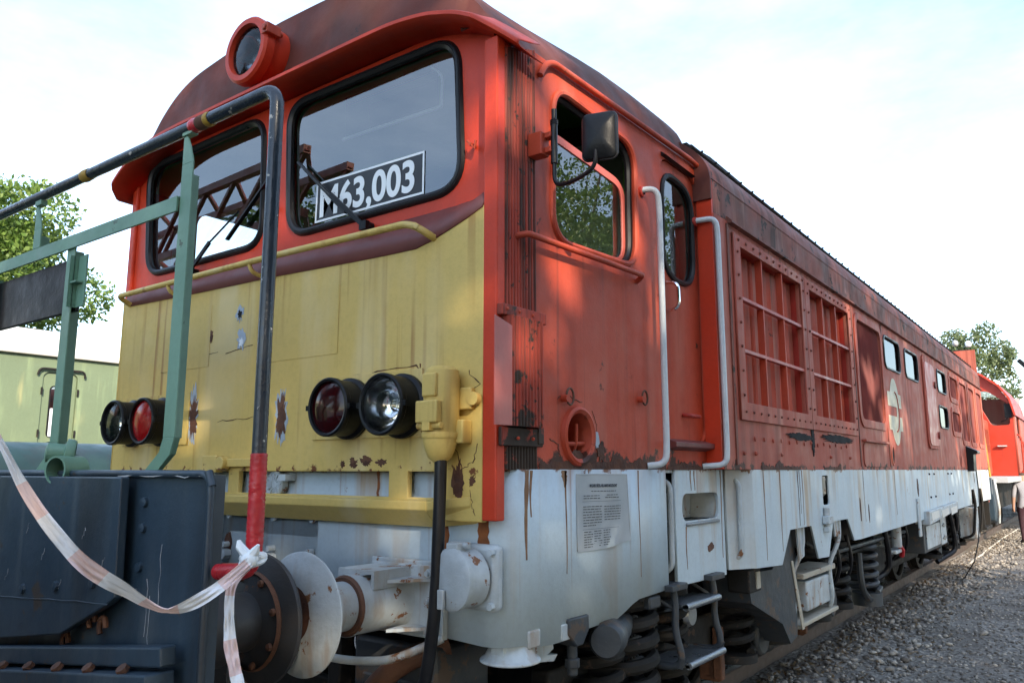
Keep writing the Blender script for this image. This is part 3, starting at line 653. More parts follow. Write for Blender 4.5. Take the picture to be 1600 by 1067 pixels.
# ---- mirror
mir = MB().cyl((1.505,.255,2.86),(1.505,.255,3.03),.015,12).cyl((1.505,.255,3.03),(1.505,.255,3.10),.011,12).lathe([(.016,0),(.018,.004),(.016,.008),(.018,.012),(.016,.016),(.018,.02),(.014,.024)], (1.505,.255,3.03), (0,0,1), 12)
mir = mir.build('mirror_arm', 'black_rubber', L)
MB().tube(path([(1.505,.255,2.88),(1.505,.255,2.76),(1.62,.22,2.745),(1.745,.185,2.765),(1.75,.18,2.90)], .05, 6), .009, 8).build('mirror_bracket', 'black_rubber', mir)
MB().box(XR+.001,1.47,.21,.27,2.90,3.0).box(1.46,1.50,.235,.275,2.91,2.935).box(1.46,1.50,.235,.275,2.975,3.0).build('mirror_mount', 'red_cab', mir, smooth=False, bev=.004)
mo = rr(-.068,.068,-.095,.095,.024); m = MB(); ax = Vector((.96,.28,0)); nn = Vector((.28,-.96,0)); cc = Vector((1.755,.20,2.895))
def mpt(p, k, w): return tuple(cc+ax*p[0]*k+Vector((0,0,1))*p[1]*k+nn*w)
m.grid([[mpt(p,k,w) for p in mo+[mo[0]]] for k, w in ((1,-.012),(1,.008),(.94,.014),(.35,.032),(.01,.032))])
m.build('mirror_head', 'black_lamp', mir)
m = MB(); m.add([mpt(p, .96, -.010) for p in mo], [tuple(range(len(mo)))]); m.build('mirror_glass', 'chrome', mir, smooth=False)
MB().tube([mpt(p,1,-.006) for p in mo], .006, 6, closed=True).build('mirror_rim', 'black_rubber', mir)

# ---- engine room side wall
wall_holes = [rr(2.36,3.63,2.0,3.0,.01), rr(3.83,5.03,2.0,3.0,.01), rr(5.33,6.33,2.06,3.0,.09), rr(6.5,7.3,2.665,3.005,.09), rr(7.6,8.4,2.665,3.0,.09),
              rr(9.86,10.6,2.68,2.985,.08), rr(9.82,10.55,2.18,2.48,.08), rr(11.0,11.8,2.68,3.0,.08), rr(11.0,11.8,2.17,2.47,.08),
              rr(12.0,12.8,2.06,3.0,.1), rr(13.05,13.8,2.06,3.0,.1), rr(14.1,14.85,2.06,3.0,.1)]
ew = sheet('engine_room_wall', [(1.99,1.605),(15.1,1.605),(15.1,3.12),(1.99,3.12)], wall_holes, SIDE(XE), .03, 'red_engine', L, bevel=.002)
MB().box(XR+.002, XE-.004, 1.968, 1.988, 1.605, 3.33).build('wall_return', 'red_front', L, smooth=False)
MB().box(XE-.03, XE-.003, 1.99, 15.1, 3.125, 3.34).build('cant_rail', 'red_cantrail', L, smooth=False)
MB().prism([(XE-.003,2.2,3.155),(XE+.03,2.2,3.125),(XE+.03,2.2,3.112),(XE-.003,2.2,3.105)], (0,12.9,0)).build('drip_strip', 'red_cantrail', L, smooth=False)
MB().box(XE+.001, XE+.008, 2.17, 2.20, 1.63, 3.10).box(XE+.001, XE+.006, 5.18, 5.21, 1.63, 3.10).box(XE+.001, XE+.006, 6.41, 6.43, 1.63, 3.10).build('seam_strip', 'red_cantrail', L, smooth=False)
# grilles
for y0, y1, nb in ((2.36,3.63,3), (3.83,5.03,3)):
    gr = sheet('grille_frame', [(y0-.10,1.90),(y1+.085,1.90),(y1+.085,3.06),(y0-.10,3.06)], [[(y0+.004,2.004),(y1-.004,2.004),(y1-.004,2.996),(y0+.004,2.996)]], SIDE(XE+.016), .015, 'red_engine', L, bevel=.003)
    MB().box(XE-.14, XE, y0-.01, y0, 2.0, 3.0).box(XE-.14, XE, y1, y1+.01, 2.0, 3.0).box(XE-.14, XE, y0, y1, 1.985, 1.995).box(XE-.14, XE, y0, y1, 3.005, 3.015).build('grille_well', 'red_deep', gr, smooth=False)
    r = MB(); k = int((y1-y0)/.09)
    for i in range(k):
        yy = y0+i*(y1-y0)/k; w = (y1-y0)/k
        s0 = MB().grid([[(XE-.105+.045*t**.7 if t < .8 else XE-.105+.045*(1-t)*4.3, yy+w*t, z) for t in (0,.15,.35,.6,.8,.9,1)] for z in (2.0, 3.0)])
        s0.build('louvre_slat', 'red_engine' if i % 2 else 'red_cab', gr, ang=60)
    for j in (1, 2):
        MB().box(XE-.03, XE+.006, y0+.002, y1-.002, 2.0+j/3-.010, 2.0+j/3+.010).build('grille_bar', 'red_pink', gr, smooth=False)
        yy = y0+(y1-y0)*j/3
        MB().box(XE-.04, XE+.004, yy-.010, yy+.010, 2.002, 2.998).build('grille_bar', 'red_cab', gr, smooth=False)
    m = MB()
    for i in range(11): m.ball((XE+.018, y0-.03+(y1-y0+.06)*i/10, 3.03), .011, 6, 4).ball((XE+.018, y0-.03+(y1-y0+.06)*i/10, 1.95), .009, 6, 4)
    for i in range(7): m.ball((XE+.018, y0-.05, 2.05+.15*i), .010, 6, 4).ball((XE+.018, y1+.04, 2.05+.15*i), .010, 6, 4)
    stuffpart(m.joined().build('grille_rivets', 'red_cantrail', gr))
# rust holes below the grilles
MB().prism([(XE+.001,*p) for p in jag(3.45,1.835,.75,.06,5,60,.4)], (.006,0,0)).build('rust_hole', 'hole_black', L, smooth=False)
MB().prism([(XE+.001,*p) for p in jag(4.45,1.85,1.15,.075,6,70,.4)], (.006,0,0)).build('rust_hole', 'hole_black', L, smooth=False)
MB().prism([(XE+.001,*p) for p in jag(3.74,1.83,.09,.28,9,40,.5)], (.0055,0,0)).build('rust_hole', 'hole_black', L, smooth=False)
m = MB()
for i in range(14): m.ball((XE+.004, 2.5+i*.17, 1.79+.006*math.sin(i*3)), .012, 6, 4, (.6,1,1.3))
for y in (2.3, 2.5, 3.0, 4.2, 4.8): m.ball((XE+.004, y, 1.70), .014, 6, 4)
stuffpart(m.joined().build('weld_bumps', 'red_engine', L))
# louvred and glazed openings
def louvre(y0, y1, z0, z1, r):
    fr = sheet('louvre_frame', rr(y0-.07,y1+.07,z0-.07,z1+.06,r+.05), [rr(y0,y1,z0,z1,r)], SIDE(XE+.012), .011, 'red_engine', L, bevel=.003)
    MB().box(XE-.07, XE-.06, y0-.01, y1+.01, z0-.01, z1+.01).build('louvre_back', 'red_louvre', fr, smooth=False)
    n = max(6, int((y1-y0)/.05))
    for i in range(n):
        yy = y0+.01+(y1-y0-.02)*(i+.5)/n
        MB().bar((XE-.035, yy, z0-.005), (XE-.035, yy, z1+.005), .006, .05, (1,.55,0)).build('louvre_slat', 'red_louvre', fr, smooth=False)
louvre(5.33,6.33,2.06,3.0,.09)
for a in ((11.0,11.8,2.68,3.0,.08),(11.0,11.8,2.17,2.47,.08),(12.0,12.8,2.06,3.0,.1),(13.05,13.8,2.06,3.0,.1),(14.1,14.85,2.06,3.0,.1)): louvre(*a)
for y0, y1, z0, z1 in ((6.5,7.3,2.665,3.005),(7.6,8.4,2.665,3.0),(9.86,10.6,2.68,2.985),(9.82,10.55,2.18,2.48)):
    w = rr(y0,y1,z0,z1,.085)
    s0 = MB().tube([(XE+.002,y,z) for y, z in w], .014, 6, closed=True).build('window_seal', 'black_rubber', L)
    pane('window_glass', ring2d(w,.004), SIDE(XE-.012), 'glass_dark', s0)
# engine room door
dr = sheet('engine_room_door', rr(8.72,9.50,1.87,3.06,.12), [], SIDE(XE+.022), .02, 'red_engine', L, bevel=.004)
MB().prism([(XE+.022,*p) for p in rr(8.76,9.46,1.91,2.98,.10)], (.008,0,0)).build('door_skin', 'red_pink', dr, smooth=False)
for z in (2.05, 2.72): MB().cyl((XE+.03,9.42,z),(XE+.05,9.42,z),.05,12).build('door_latch', 'red_cantrail', dr)
MB().box(XE+.001,XE+.04,5.28,6.28,1.855,1.875).build('ledge_strip', 'red_engine', L, smooth=False)
sheet('access_panel', rr(5.30,6.27,1.63,1.84,.06), [], SIDE(XE+.008), .007, 'red_engine', L, bevel=.002)
for y, h in ((6.56,.085),(11.5,.07)):
    MB().prism([(XE+.001, y+.05*math.cos(a), 1.745+h*math.sin(a)) for a in [2*math.pi*i/20 for i in range(20)]], (.004,0,0)).build('oval_opening', 'hole_black', L, smooth=False)
    MB().tube([(XE+.004, y+.06*math.cos(a), 1.745+(h+.012)*math.sin(a)) for a in [2*math.pi*i/20 for i in range(20)]], .009, 6, closed=True).build('oval_rim', 'red_engine', L)
# railway emblem: winged ring
EY, EZ = 6.86, 2.215
top = [(.25*math.cos(a), .36*math.sin(a)) for a in [R(146-i*11.2) for i in range(11)]]
sheet('emblem', [(EY+a, EZ+b) for a, b in [(-.34,.05),(-.34,.2)]+top+[(.34,.2),(.34,.05),(.21,.05),(.21,-.05),(.34,-.05),(.34,-.2)]+[(a,-b) for a, b in top[::-1]]+[(-.34,-.2),(-.34,-.05),(.08,-.05),(.08,.05)]], [], SIDE(XE+.003), .0025, 'logo_cream', L)
MB().tube([(XE+.003, EY+.02+.15*math.cos(a), EZ+.21*math.sin(a)) for a in [R(-95+i*10) for i in range(20)]], .009, 5).build('emblem_arc', 'red_engine', L)
# shell that closes the body (left side, rear, floor)
MB().box(-1.74, -1.70, 2.0, 15.1, 1.0, 3.34).build('engine_room_wall', 'red_engine', L, smooth=False)
MB().box(-1.70, XE-.03, 15.06, 15.1, 1.0, 3.9).build('rear_wall', 'red_engine', L, smooth=False)
MB().box(-1.6, 1.34, .12, 15.05, 1.50, 1.56).build('floor_plate', 'dark_iron', L, smooth=False)
MB().box(-1.60,XE-.2, 2.03, 15.0, 1.6, 3.3).build('engine_room_core', 'interior_dark', L, smooth=False)
# rear corner socket with its hood
MB().prism([(XE,12.2,1.98),(XE+.16,12.2,1.90),(XE+.16,12.2,1.86),(XE+.10,12.2,1.85),(XE+.09,12.2,1.58),(XE,12.2,1.58)], (0,.35,0)).build('socket_hood', 'black_lamp', L, smooth=False, bev=.01)

# ---- paint chips, cracks and patches on the nose
def chip(cx, cz, w, h, seed, lay):
    for i, (k, m_) in enumerate(lay):
        MB().prism([(x, -.0005-.0012*(i+1), z) for x, z in jag(cx+(.004*i), cz-.01*i, w*k, h*k*(1-.04*i), seed+i, 44 if h > .2 else 26, .5 if h > .2 else .62)], (0,.0012*(i+1),0)).build('paint_chip', m_, nose, smooth=False)
three = [(1,'undercoat'),(.80,'rusty'),(.55,'rust_dark')]
chip(-.645,1.885,.12,.37,21,three); chip(.105,1.86,.12,.33,33,three)
chip(-.275,2.40,.085,.12,41,[(1,'undercoat'),(.5,'hole_black')]); chip(-.25,2.255,.11,.13,47,[(1,'undercoat'),(.45,'number_white')])
chip(.425,2.262,.06,.085,51,[(1,'hole_black')]); chip(.35,2.225,.06,.08,55,[(1,'cream_recess')]); chip(.30,2.28,.07,.04,57,[(1,'cream_recess')])
chip(-.52,2.30,.05,.09,61,[(1,'rusty'),(.6,'rust_dark')])
chip(.62,1.632,.07,.05,71,[(1,'rusty'),(.7,'rust_dark')]); chip(.70,1.638,.10,.055,73,[(1,'rusty'),(.6,'rust_dark')]); chip(.79,1.632,.08,.045,75,[(1,'rusty')]); chip(.55,1.625,.04,.04,77,[(1,'rust_dark')])
chip(1.215,1.56,.075,.20,81,[(1,'rusty'),(.85,'rust_dark')]); chip(1.285,1.56,.04,.06,85,[(1,'rust_dark')])
def crack(pts, fn, r=.0016, m_='rust_dark', par=None):
    q = []; 
    for i in range(len(pts)-1):
        for k in range(5):
            t = k/5; q.append((pts[i][0]*(1-t)+pts[i+1][0]*t+random.uniform(-.006,.006), pts[i][1]*(1-t)+pts[i+1][1]*t+random.uniform(-.006,.006)))
    q.append(pts[-1]); MB().tube([fn(u, v, 0) for u, v in q], [r*random.uniform(.4,1.5) for _ in q], 4).build('paint_crack', m_, par or nose)
F0 = FRONT(0)
crack([(-.02,2.14),(.12,2.155),(.28,2.17),(.47,2.215)], F0); crack([(.46,2.43),(.465,2.33),(.472,2.22)], F0); crack([(.30,2.41),(.46,2.43)], F0)
crack([(.35,2.0),(.7,2.012),(.985,2.03),(1.01,2.0)], F0, .003); crack([(1.005,2.03),(1.02,1.93),(1.0,1.86)], F0, .003)
crack([(1.26,1.98),(1.32,1.93),(1.27,1.90)], F0, .0025); crack([(1.20,1.68),(1.24,1.60),(1.29,1.63),(1.31,1.70)], F0, .002); crack([(1.28,1.52),(1.29,1.46),(1.30,1.43)], F0, .002)
crack([(-.42,1.845),(-.2,1.85),(.0,1.858)], F0, .002); crack([(-.85,2.26),(-.6,2.2),(-.45,2.21)], F0, .0015); crack([(-.38,2.20),(-.15,2.22)], F0, .002)
for a in (( -.03,.49,2.12,2.44),(-1.0,-.53,2.14,2.47)): sheet('patch_plate', [(a[0],a[2]),(a[1],a[2]),(a[1],a[3]),(a[0],a[3])], [], FRONT(-.0018), .002, 'yellow', nose)
# ---- headlamps
for x0, x1 in ((.35,1.02), (-1.34,-.68)): sheet('lamp_plate', [(x0,1.735),(x1,1.735),(x1,2.01),(x0,2.01)], [], FRONT(-.010), .010, 'yellow', nose, bevel=.002)
def lamp(x, z, kind):
    h = MB().lathe([(.120,0),(.134,.002),(.134,.02),(.120,.03),(.120,.105),(.126,.112),(.126,.132),(.119,.138),(.110,.135),(.110,.10),(.104,.05)], (x,-.012,z), (0,-1,0), 40).build('headlamp', 'black_lamp', L)
    if kind == 'white':
        MB().lathe([(.026,.016),(.052,.026),(.078,.047),(.097,.076),(.110,.118)], (x,-.012,z), (0,-1,0), 40).build('reflector', 'chrome', h)
        MB().lathe([(.001,.018),(.027,.017),(.027,.05),(.019,.06),(.001,.062)], (x,-.012,z), (0,-1,0), 18).build('bulb', 'lens_clear', h)
        MB().lathe([(.110,.120),(.08,.128),(.04,.133),(.001,.135)], (x,-.012,z), (0,-1,0), 40).build('lens', 'lens_clear', h)
    else:
        MB().lathe([(.001,.08),(.05,.085),(.110,.105)], (x,-.012,z), (0,-1,0), 36).build('lens_back', 'chrome' if kind == 'red' else 'interior_dark', h)
        MB().lathe([(.110,.120),(.08,.130),(.04,.135),(.001,.137)], (x,-.012,z), (0,-1,0), 40).build('lens', 'lens_red' if kind == 'red' else 'lens_dark_red', h)
    for s in (-1, 1): MB().box(x+s*.130-.010, x+s*.130+.010, -.145, -.115, z-.011, z+.011).build('clip', 'black_lamp', h, smooth=False)
lamp(-1.215,1.862,'white'); lamp(-.905,1.86,'red'); lamp(.605,1.863,'dark'); lamp(.925,1.86,'white')
# ---- roof headlight
HX, HZ = XC-.055, 3.765
hl = MB().lathe([(.168,-.25),(.168,0),(.172,.03),(.168,.06),(.172,.09),(.18,.10),(.18,.145),(.168,.158),(.140,.158),(.134,.135),(.128,.09)], (HX,.02,HZ), (0,-1,0), 48).build('roof_headlight', 'red_front', L)
MB().lathe([(.001,.0),(.07,.015),(.12,.085),(.132,.13)], (HX,.02,HZ), (0,-1,0), 40).build('reflector', 'chrome', hl)
MB().lathe([(.134,.134),(.085,.145),(.001,.150)], (HX,.02,HZ), (0,-1,0), 40).build('lens', 'visor_glass', hl)
MB().box(HX+.15,HX+.20,-.145,-.06,HZ+.03,HZ+.085).cyl((HX+.178,-.155,HZ+.058),(HX+.178,-.04,HZ+.058),.016,10).build('hinge_clasp', 'red_cab', hl, bev=.004)
# ---- handrail along the ledge
MB().tube(path([(-1.40,.02,2.575),(-1.40,-.08,2.62),(.1,-.08,2.623),(1.0,-.08,2.612),(1.06,-.06,2.575),(1.07,.02,2.55)], .05, 6), .0155, 12).build('nose_rail', 'yellow', L)
for x in (-.10, -.85): MB().tube(path([(x,-.08,2.61),(x+.01,-.07,2.57),(x+.02,.02,2.555)], .03), .011, 8).build('rail_bracket', 'yellow', L)
# ---- wipers
def wiper(piv, mid, tip, tail):
    a = MB().lathe([(.024,0),(.024,.03),(.012,.04)], (piv[0],.06,piv[1]), (0,-1,0), 12).box(piv[0]-.022,piv[0]+.022,.005,.03,piv[1]-.02,piv[1]+.02).build('wiper', 'black_lamp', L)
    MB().bar((piv[0],.012,piv[1]),(mid[0],.015,mid[1]),.022,.012,(0,1,0)).tube([(mid[0],.015,mid[1]),((mid[0]+tip[0])/2,.03,(mid[1]+tip[1])/2)],.006,6).build('wiper_arm', 'black_lamp', a, smooth=False)
    MB().bar((tail[0],.045,tail[1]),(tip[0],.045,tip[1]),.010,.022,(0,1,0)).build('wiper_blade', 'black_rubber', a, smooth=False)
wiper((.62,2.70),(.38,2.90),(.09,3.14),(.46,2.80)); wiper((-.80,2.70),(-.62,2.84),(-.15,3.11),(-.50,2.84))
for x, z in ((1.24,2.935),(-.10,2.94),(-1.455,3.15)): 
    q = MB().cyl((x,.06,z),(x,.02,z),.008,8).build('window_latch', 'red_cab', L); MB().tube([(x-.02,.03,z+.02),(x,.025,z),(x+.018,.03,z-.022),(x+.024,.03,z+.012)], .006, 6).build('latch_wing', 'red_cab', q)
# ---- number plate behind the right windscreen
npl = sheet('number_plate', [(.20,2.805),(.935,2.80),(.935,3.0),(.205,3.012)], [], FRONT(.0745), .003, 'number_black', L)
bw = .0105
for nm in (0,):
    o_ = [(.20,2.805),(.935,2.80),(.935,3.0),(.205,3.012)]; i_ = [(.20+bw,2.805+bw),(.935-bw,2.80+bw),(.935-bw,3.0-bw),(.205+bw,3.012-bw)]
    sheet('plate_border', o_, [i_], FRONT(.0735), .0008, 'number_white', npl)
text('M63,003', .205, 'number_white', 'plate_lettering', npl, FRONT(.0732), .226, 2.832, xs=.92, bold=.0055, spacing=1.0, th=.0003)

# ---- cab interior
inn = MB().box(-1.50,1.36,.10,.40,2.30,2.62).build('driver_desk', 'interior_dark', L, bev=.02, smooth=False)
MB().box(-.95,-.55,.16,.36,2.62,2.72).box(.5,.9,.18,.38,2.62,2.70).build('instrument_box', 'interior_green', inn, smooth=False, bev=.01)
bk = sheet('cab_back_wall', [(-1.55,1.6),(1.36,1.6),(1.36,3.4),(.9,3.75),(-1.1,3.75),(-1.55,3.4)], [rr(-1.28,-.72,2.66,3.25,.08)], FRONT(1.93), .03, 'interior_cream', L)
MB().box(-1.50,-.62,1.80,1.925,1.60,2.62).box(-.55,.35,1.76,1.925,1.6,3.15).build('cabinet', 'interior_green', bk, smooth=False, bev=.01)
MB().box(.4,1.3,1.85,1.925,1.6,3.2).build('cabinet', 'interior_cream', bk, smooth=False, bev=.01)
sheet('cab_side_wall', [(.1,1.6),(2.0,1.6),(2.0,3.52),(.1,3.50)], [rr(.50,1.32,2.62,3.34,.10)], LEFT(-1.60), .03, 'interior_cream', L)
MB().box(-1.598,-1.57,.12,.46,1.6,3.13).box(-1.598,-1.57,1.36,1.9,1.6,3.13).box(-1.598,-1.57,.12,1.9,1.6,2.58).build('side_lining', 'interior_green', L, smooth=False)
MB().box(-1.60,1.20,.12,1.92,2.0,2.04).build('cab_floor', 'interior_dark', L, smooth=False)
MB().grid([[(XC+(x-XC)*.95, y, z-.07) for x, z in full[3:-3]] for y in (.15, 1.995)]).build('ceiling', 'interior_green', L, ang=60)
MB().box(1.36,1.368,.30,.40,2.06,3.4).box(1.36,1.368,1.17,1.46,2.06,3.4).box(1.36,1.368,.40,1.17,2.06,2.6).build('side_lining', 'interior_green', L, smooth=False)
MB().box(1.18,1.20,1.46,1.90,2.05,3.35).build('door_lining', 'interior_green', L, smooth=False)
seat = MB().box(.45,.90,.80,1.20,2.30,2.40).box(.45,.90,1.16,1.26,2.40,2.95).cyl((.67,1.0,2.02),(.67,1.0,2.3),.05).build('driver_seat', 'interior_dark', L, bev=.03)
vs = MB().prism([(.30,.17,3.26),(.93,.17,3.245),(.93,.155,3.46),(.30,.155,3.47)], (0,.004,0)).build('sun_visor', 'visor_glass', L, smooth=False)
MB().cyl((.28,.165,3.255),(.95,.165,3.24),.009,8).tube(path([(.95,.165,3.24),(.955,.165,3.40),(.87,.16,3.46)],.05),.007,6).build('visor_rod', 'rail_grey', vs)
# ---- white skirt: one sheet round the front corner and along the cab
plan = [(-1.56,.12),(-1.52,.07),(-1.45,.06)]+[(-1.45+i*.28,.06) for i in range(1,10)]+[(1.30,.06)]+[(1.30+.10*math.sin(a),.16-.10*math.cos(a)) for a in [R(i*15) for i in range(1,7)]]+[(1.40,.23),(1.40,.35),(1.40,.45),(1.40,.62),(1.40,.75),(1.40,.89),(1.40,.96),(1.40,1.03),(1.40,1.10),(1.40,1.42)]
bot = {.23:.93,.35:.92,.45:.92,.62:.938,.75:.94,.89:.943,.96:.962,1.03:.985,1.10:1.0,1.42:1.008}
rows = [[(x, y, 1.602) for x, y in plan], [(x, y, 1.3) for x, y in plan], [(x, y, (bot[y] if (x == 1.40 and y in bot) else .962 if x < 1.29 else .95)) for x, y in plan]]
sk = MB().grid(rows).build('skirt', 'white', L, solid=.012, ang=30)
MB().box(XR-.16,XR-.012,.10,1.95,1.585,1.600).build('skirt_top', 'white', sk, smooth=False)
def hstrip(y0, y1, nm): return sheet(nm, [(y0,1.012),(y1,1.0),(y1,1.600),(y0,1.602)], [], SIDE(XR), .012, 'white', sk)
sheet('step_panel', [(1.545,1.008),(2.20,1.0),(2.20,1.600),(1.545,1.600)], [rr(1.62,2.13,1.325,1.475,.06)], SIDE(XR), .02, 'white', sk, bevel=.003)
MB().box(XR-.09,XR-.075,1.41,1.56,1.02,1.6).box(XR-.09,XR-.02,2.19,2.21,1.02,1.6).box(XR-.09,XR-.012,1.425,1.435,1.02,1.6).build('recess', 'cream_recess', sk, smooth=False)
sheet('recess', [(2.21,1.02),(2.42,1.02),(2.42,1.6),(2.21,1.6)], [], SIDE(XR-.02), .01, 'cream_recess', sk)
MB().grid([[(XR-.02,1.62,1.47),(XR-.16,1.66,1.47),(XR-.16,2.09,1.47),(XR-.02,2.13,1.47)],[(XR-.02,1.62,1.325),(XR-.16,1.66,1.325),(XR-.16,2.09,1.325),(XR-.02,2.13,1.325)]]).build('step_pocket', 'white_part', sk, smooth=False)
MB().box(XR-.17,XR+.012,1.66,2.11,1.302,1.320).build('step_tread', 'steel_tread', sk, bev=.006)
for y, x in ((1.50,XR-.02),(2.31,XR+.045)): MB().tube(path([(x-.06,y-.01,1.545),(x+.01,y,1.54),(x+.01,y,1.09),(x-.06,y-.01,1.075)],.05,6),.015,10).build('recess_handle', 'white_part', sk)
# engine room skirt with cut-outs
sheet('skirt', [(2.42,1.02),(2.9,.995),(3.10,1.205),(3.58,1.205),(3.72,.965),(3.99,.955),(4.16,1.205),(4.60,1.205),(4.78,1.02),(5.0,1.015),(12.35,1.05),(12.42,1.29),(12.75,1.29),(12.85,1.0),(13.3,1.0),(13.4,1.29),(13.7,1.29),(13.8,1.06),(15.1,1.06),(15.1,1.60),(2.42,1.60)],
      [rr(3.92,4.10,1.335,1.56,.03)], SIDE(XE), .014, 'white', L, bevel=.002)
sheet('skirt', [(2.24,1.02),(2.42,1.02),(2.42,1.6),(2.24,1.6)], [], lambda u, v, w: (XR+.10*(u-2.24)/.18+w, u, v), .012, 'white', sk)
MB().box(XE-.12,XE-.1,3.88,4.14,1.3,1.6).build('pocket', 'cream_recess', L, smooth=False)
MB().lathe([(.05,0),(.055,.02),(.05,.04),(.052,.13),(.03,.15)], (XE-.05,4.0,1.55), (0,0,-1), 16).build('filler_bottle', 'cream_recess', L)
MB().box(XE,XE+.05,3.86,3.98,1.20,1.26).cyl((XE+.02,3.92,1.17),(XE+.02,3.92,1.32),.022).box(XE,XE+.04,3.88,3.96,1.14,1.18).build('coupling_clamp', 'white_part', L, bev=.006)
m = MB()
for y in (8.6, 8.95, 10.1, 10.4): m.ball((XE+.003,y,1.55),.014,6,4).ball((XE+.003,y,1.27),.014,6,4)
stuffpart(m.joined().build('skirt_bolts', 'dark_iron', L))
for y, z, w, h in ((7.80,1.40,.10,.22),(5.05,1.26,.035,.22),(5.35,1.22,.03,.18),(12.9,1.48,.07,.2)): MB().prism([(XE+.0005,*p) for p in jag(y,z,w,h,int(y*10),20,.3)], (.003,0,0)).build('scuff', 'rust_dark', L, smooth=False)
mat('rust_stain', (.30,.17,.085), .7, var=((.18,.075,.03), 12), fine=.1)
def run(X, y, z0, ln, w, m_='rust_stain'):
    q = random.Random(int(y*997)); n = 9; l = []; r = []
    for i in range(n+1):
        t = i/n; ww = w*(1-.75*t)*q.uniform(.7,1.25)/2; c = y+.004*math.sin(t*5+y*9); l.append((X, c-ww, z0-ln*t)); r.append((X, c+ww, z0-ln*t))
    MB().prism(l+r[::-1], (.0012,0,0)).build('rust_run', m_, L, smooth=False)
for a in ((.185,1.598,.34,.030),(.215,1.598,.18,.02),(.47,1.598,.42,.012),(.46,1.598,.07,.05),(1.12,1.598,.50,.010)): run(XR+.0062, *a)
for a in ((1.74,1.598,.11,.016),(1.79,1.598,.11,.014),(1.66,1.30,.22,.014),(2.16,1.598,.5,.014)): run(XR+.0005, *a)
for y, ln, w in ((2.62,.55,.014),(2.93,.52,.012),(3.32,.38,.016),(3.36,.30,.008),(3.42,.38,.010),(5.22,.45,.012),(6.56,.45,.02)): run(XE+.0005, y, 1.598, ln, w, 'rust_stain' if int(y*10) % 3 else 'rusty')
MB().prism([(XR+.0005,*p) for p in jag(1.98,1.17,.10,.06,4,20,.4)], (.002,0,0)).build('scuff', 'rusty', sk, smooth=False)
# jagged rust along the foot of the cab wall
def rustedge(y0, y1, X, zlow, amp, seed):
    q = random.Random(seed); n = int((y1-y0)/.018); top = [(y0+(y1-y0)*i/n, zlow+amp*(.12+.25*q.random()+.9*max(0,math.sin(i*.31+seed)*math.sin(i*.083+seed*2))*q.uniform(.6,1))) for i in range(n+1)]
    MB().prism([(X, y, z) for y, z in [(y0, zlow-.012)]+top+[(y1, zlow-.012)]], (.003,0,0)).build('rust_edge', 'rust_dark', L, smooth=False)
rustedge(.28,1.44,XR+.0005,1.612,.075,3); rustedge(1.46,1.96,XR+.0005,1.612,.035,8); rustedge(2.6,3.4,XE+.0005,1.612,.05,5); rustedge(4.0,4.5,XE+.0005,1.612,.04,6)
MB().prism([(XR+.0005,*p) for p in jag(.775,1.68,.09,.11,31,24,.5)], (.0035,0,0)).build('paint_chip', 'rust_dark', L, smooth=False)
MB().prism([(XR+.0005,*p) for p in jag(.735,1.735,.05,.085,35,24,.3)], (.004,0,0)).build('paint_chip', 'undercoat', L, smooth=False)
crack([(.42,1.90),(.5,1.915),(.62,1.895)], SIDE(XR), .0022, par=L); crack([(.70,1.86),(.74,1.80),(.73,1.74)], SIDE(XR), .002, par=L); crack([(.36,1.73),(.42,1.70),(.44,1.65)], SIDE(XR), .003, par=L)

# ---- headstock fittings behind the yellow beam
ps = sheet('bolted_plate', [(-.42,.98),(.34,.98),(.34,1.37),(.30,1.395),(-.42,1.395)], [], FRONT(.054), .010, 'white', L, bevel=.002)
for x in (-.33,.03,.31):
    for z in (1.375,1.235,1.19): MB().cyl((x,.05,z),(x,.012 if z < 1.3 else .035,z),.026 if z == 1.19 else .014,6 if z == 1.19 else 10).build('bolt', 'white_part', ps, smooth=False)
hn = MB().lathe([(.062,0),(.062,.03),(.056,.036),(.05,.03),(.02,.033),(.001,.034)], (.06,.045,1.535), (0,-1,0), 26).build('signal_horn', 'white_part', L)
for i in range(12): 
    a = i*math.pi/6; MB().bar((.06+.018*math.cos(a),.010,1.535+.018*math.sin(a)),(.06+.05*math.cos(a),.010,1.535+.05*math.sin(a)),.006,.004,(0,1,0)).build('horn_rib', 'white_part', hn, smooth=False)
MB().box(.12,.17,-.01,.05,1.55,1.58).tube(path([(-.14,.03,1.60),(-.12,.03,1.52),(-.05,.03,1.48),(0,.03,1.49)],.04),.004,6).build('horn_bracket', 'white_part', hn)
MB().prism([(x, .046, z) for x, z in jag(-.34,1.235,.06,.13,91,16,.2)], (0,.01,0)).build('rust_patch', 'rust_dark', L, smooth=False)
# rust runs on the headstock
for x, z0, z1, w in ((1.105,1.41,1.22,.045),(1.30,1.41,1.29,.055),(.72,1.598,1.485,.012),(.835,1.598,1.49,.01)):
    q = random.Random(x); pts = [(x-w/2+q.uniform(-.004,.004), z0-(z0-z1)*i/6) for i in range(7)]+[(x+w/2*(1-.3*i/6)+q.uniform(-.006,.006), z1+(z0-z1)*i/6) for i in range(7)]
    MB().prism([(a, .0515, b) for a, b in pts], (0,.003,0)).build('rust_run', 'rust_orange', L, smooth=False)
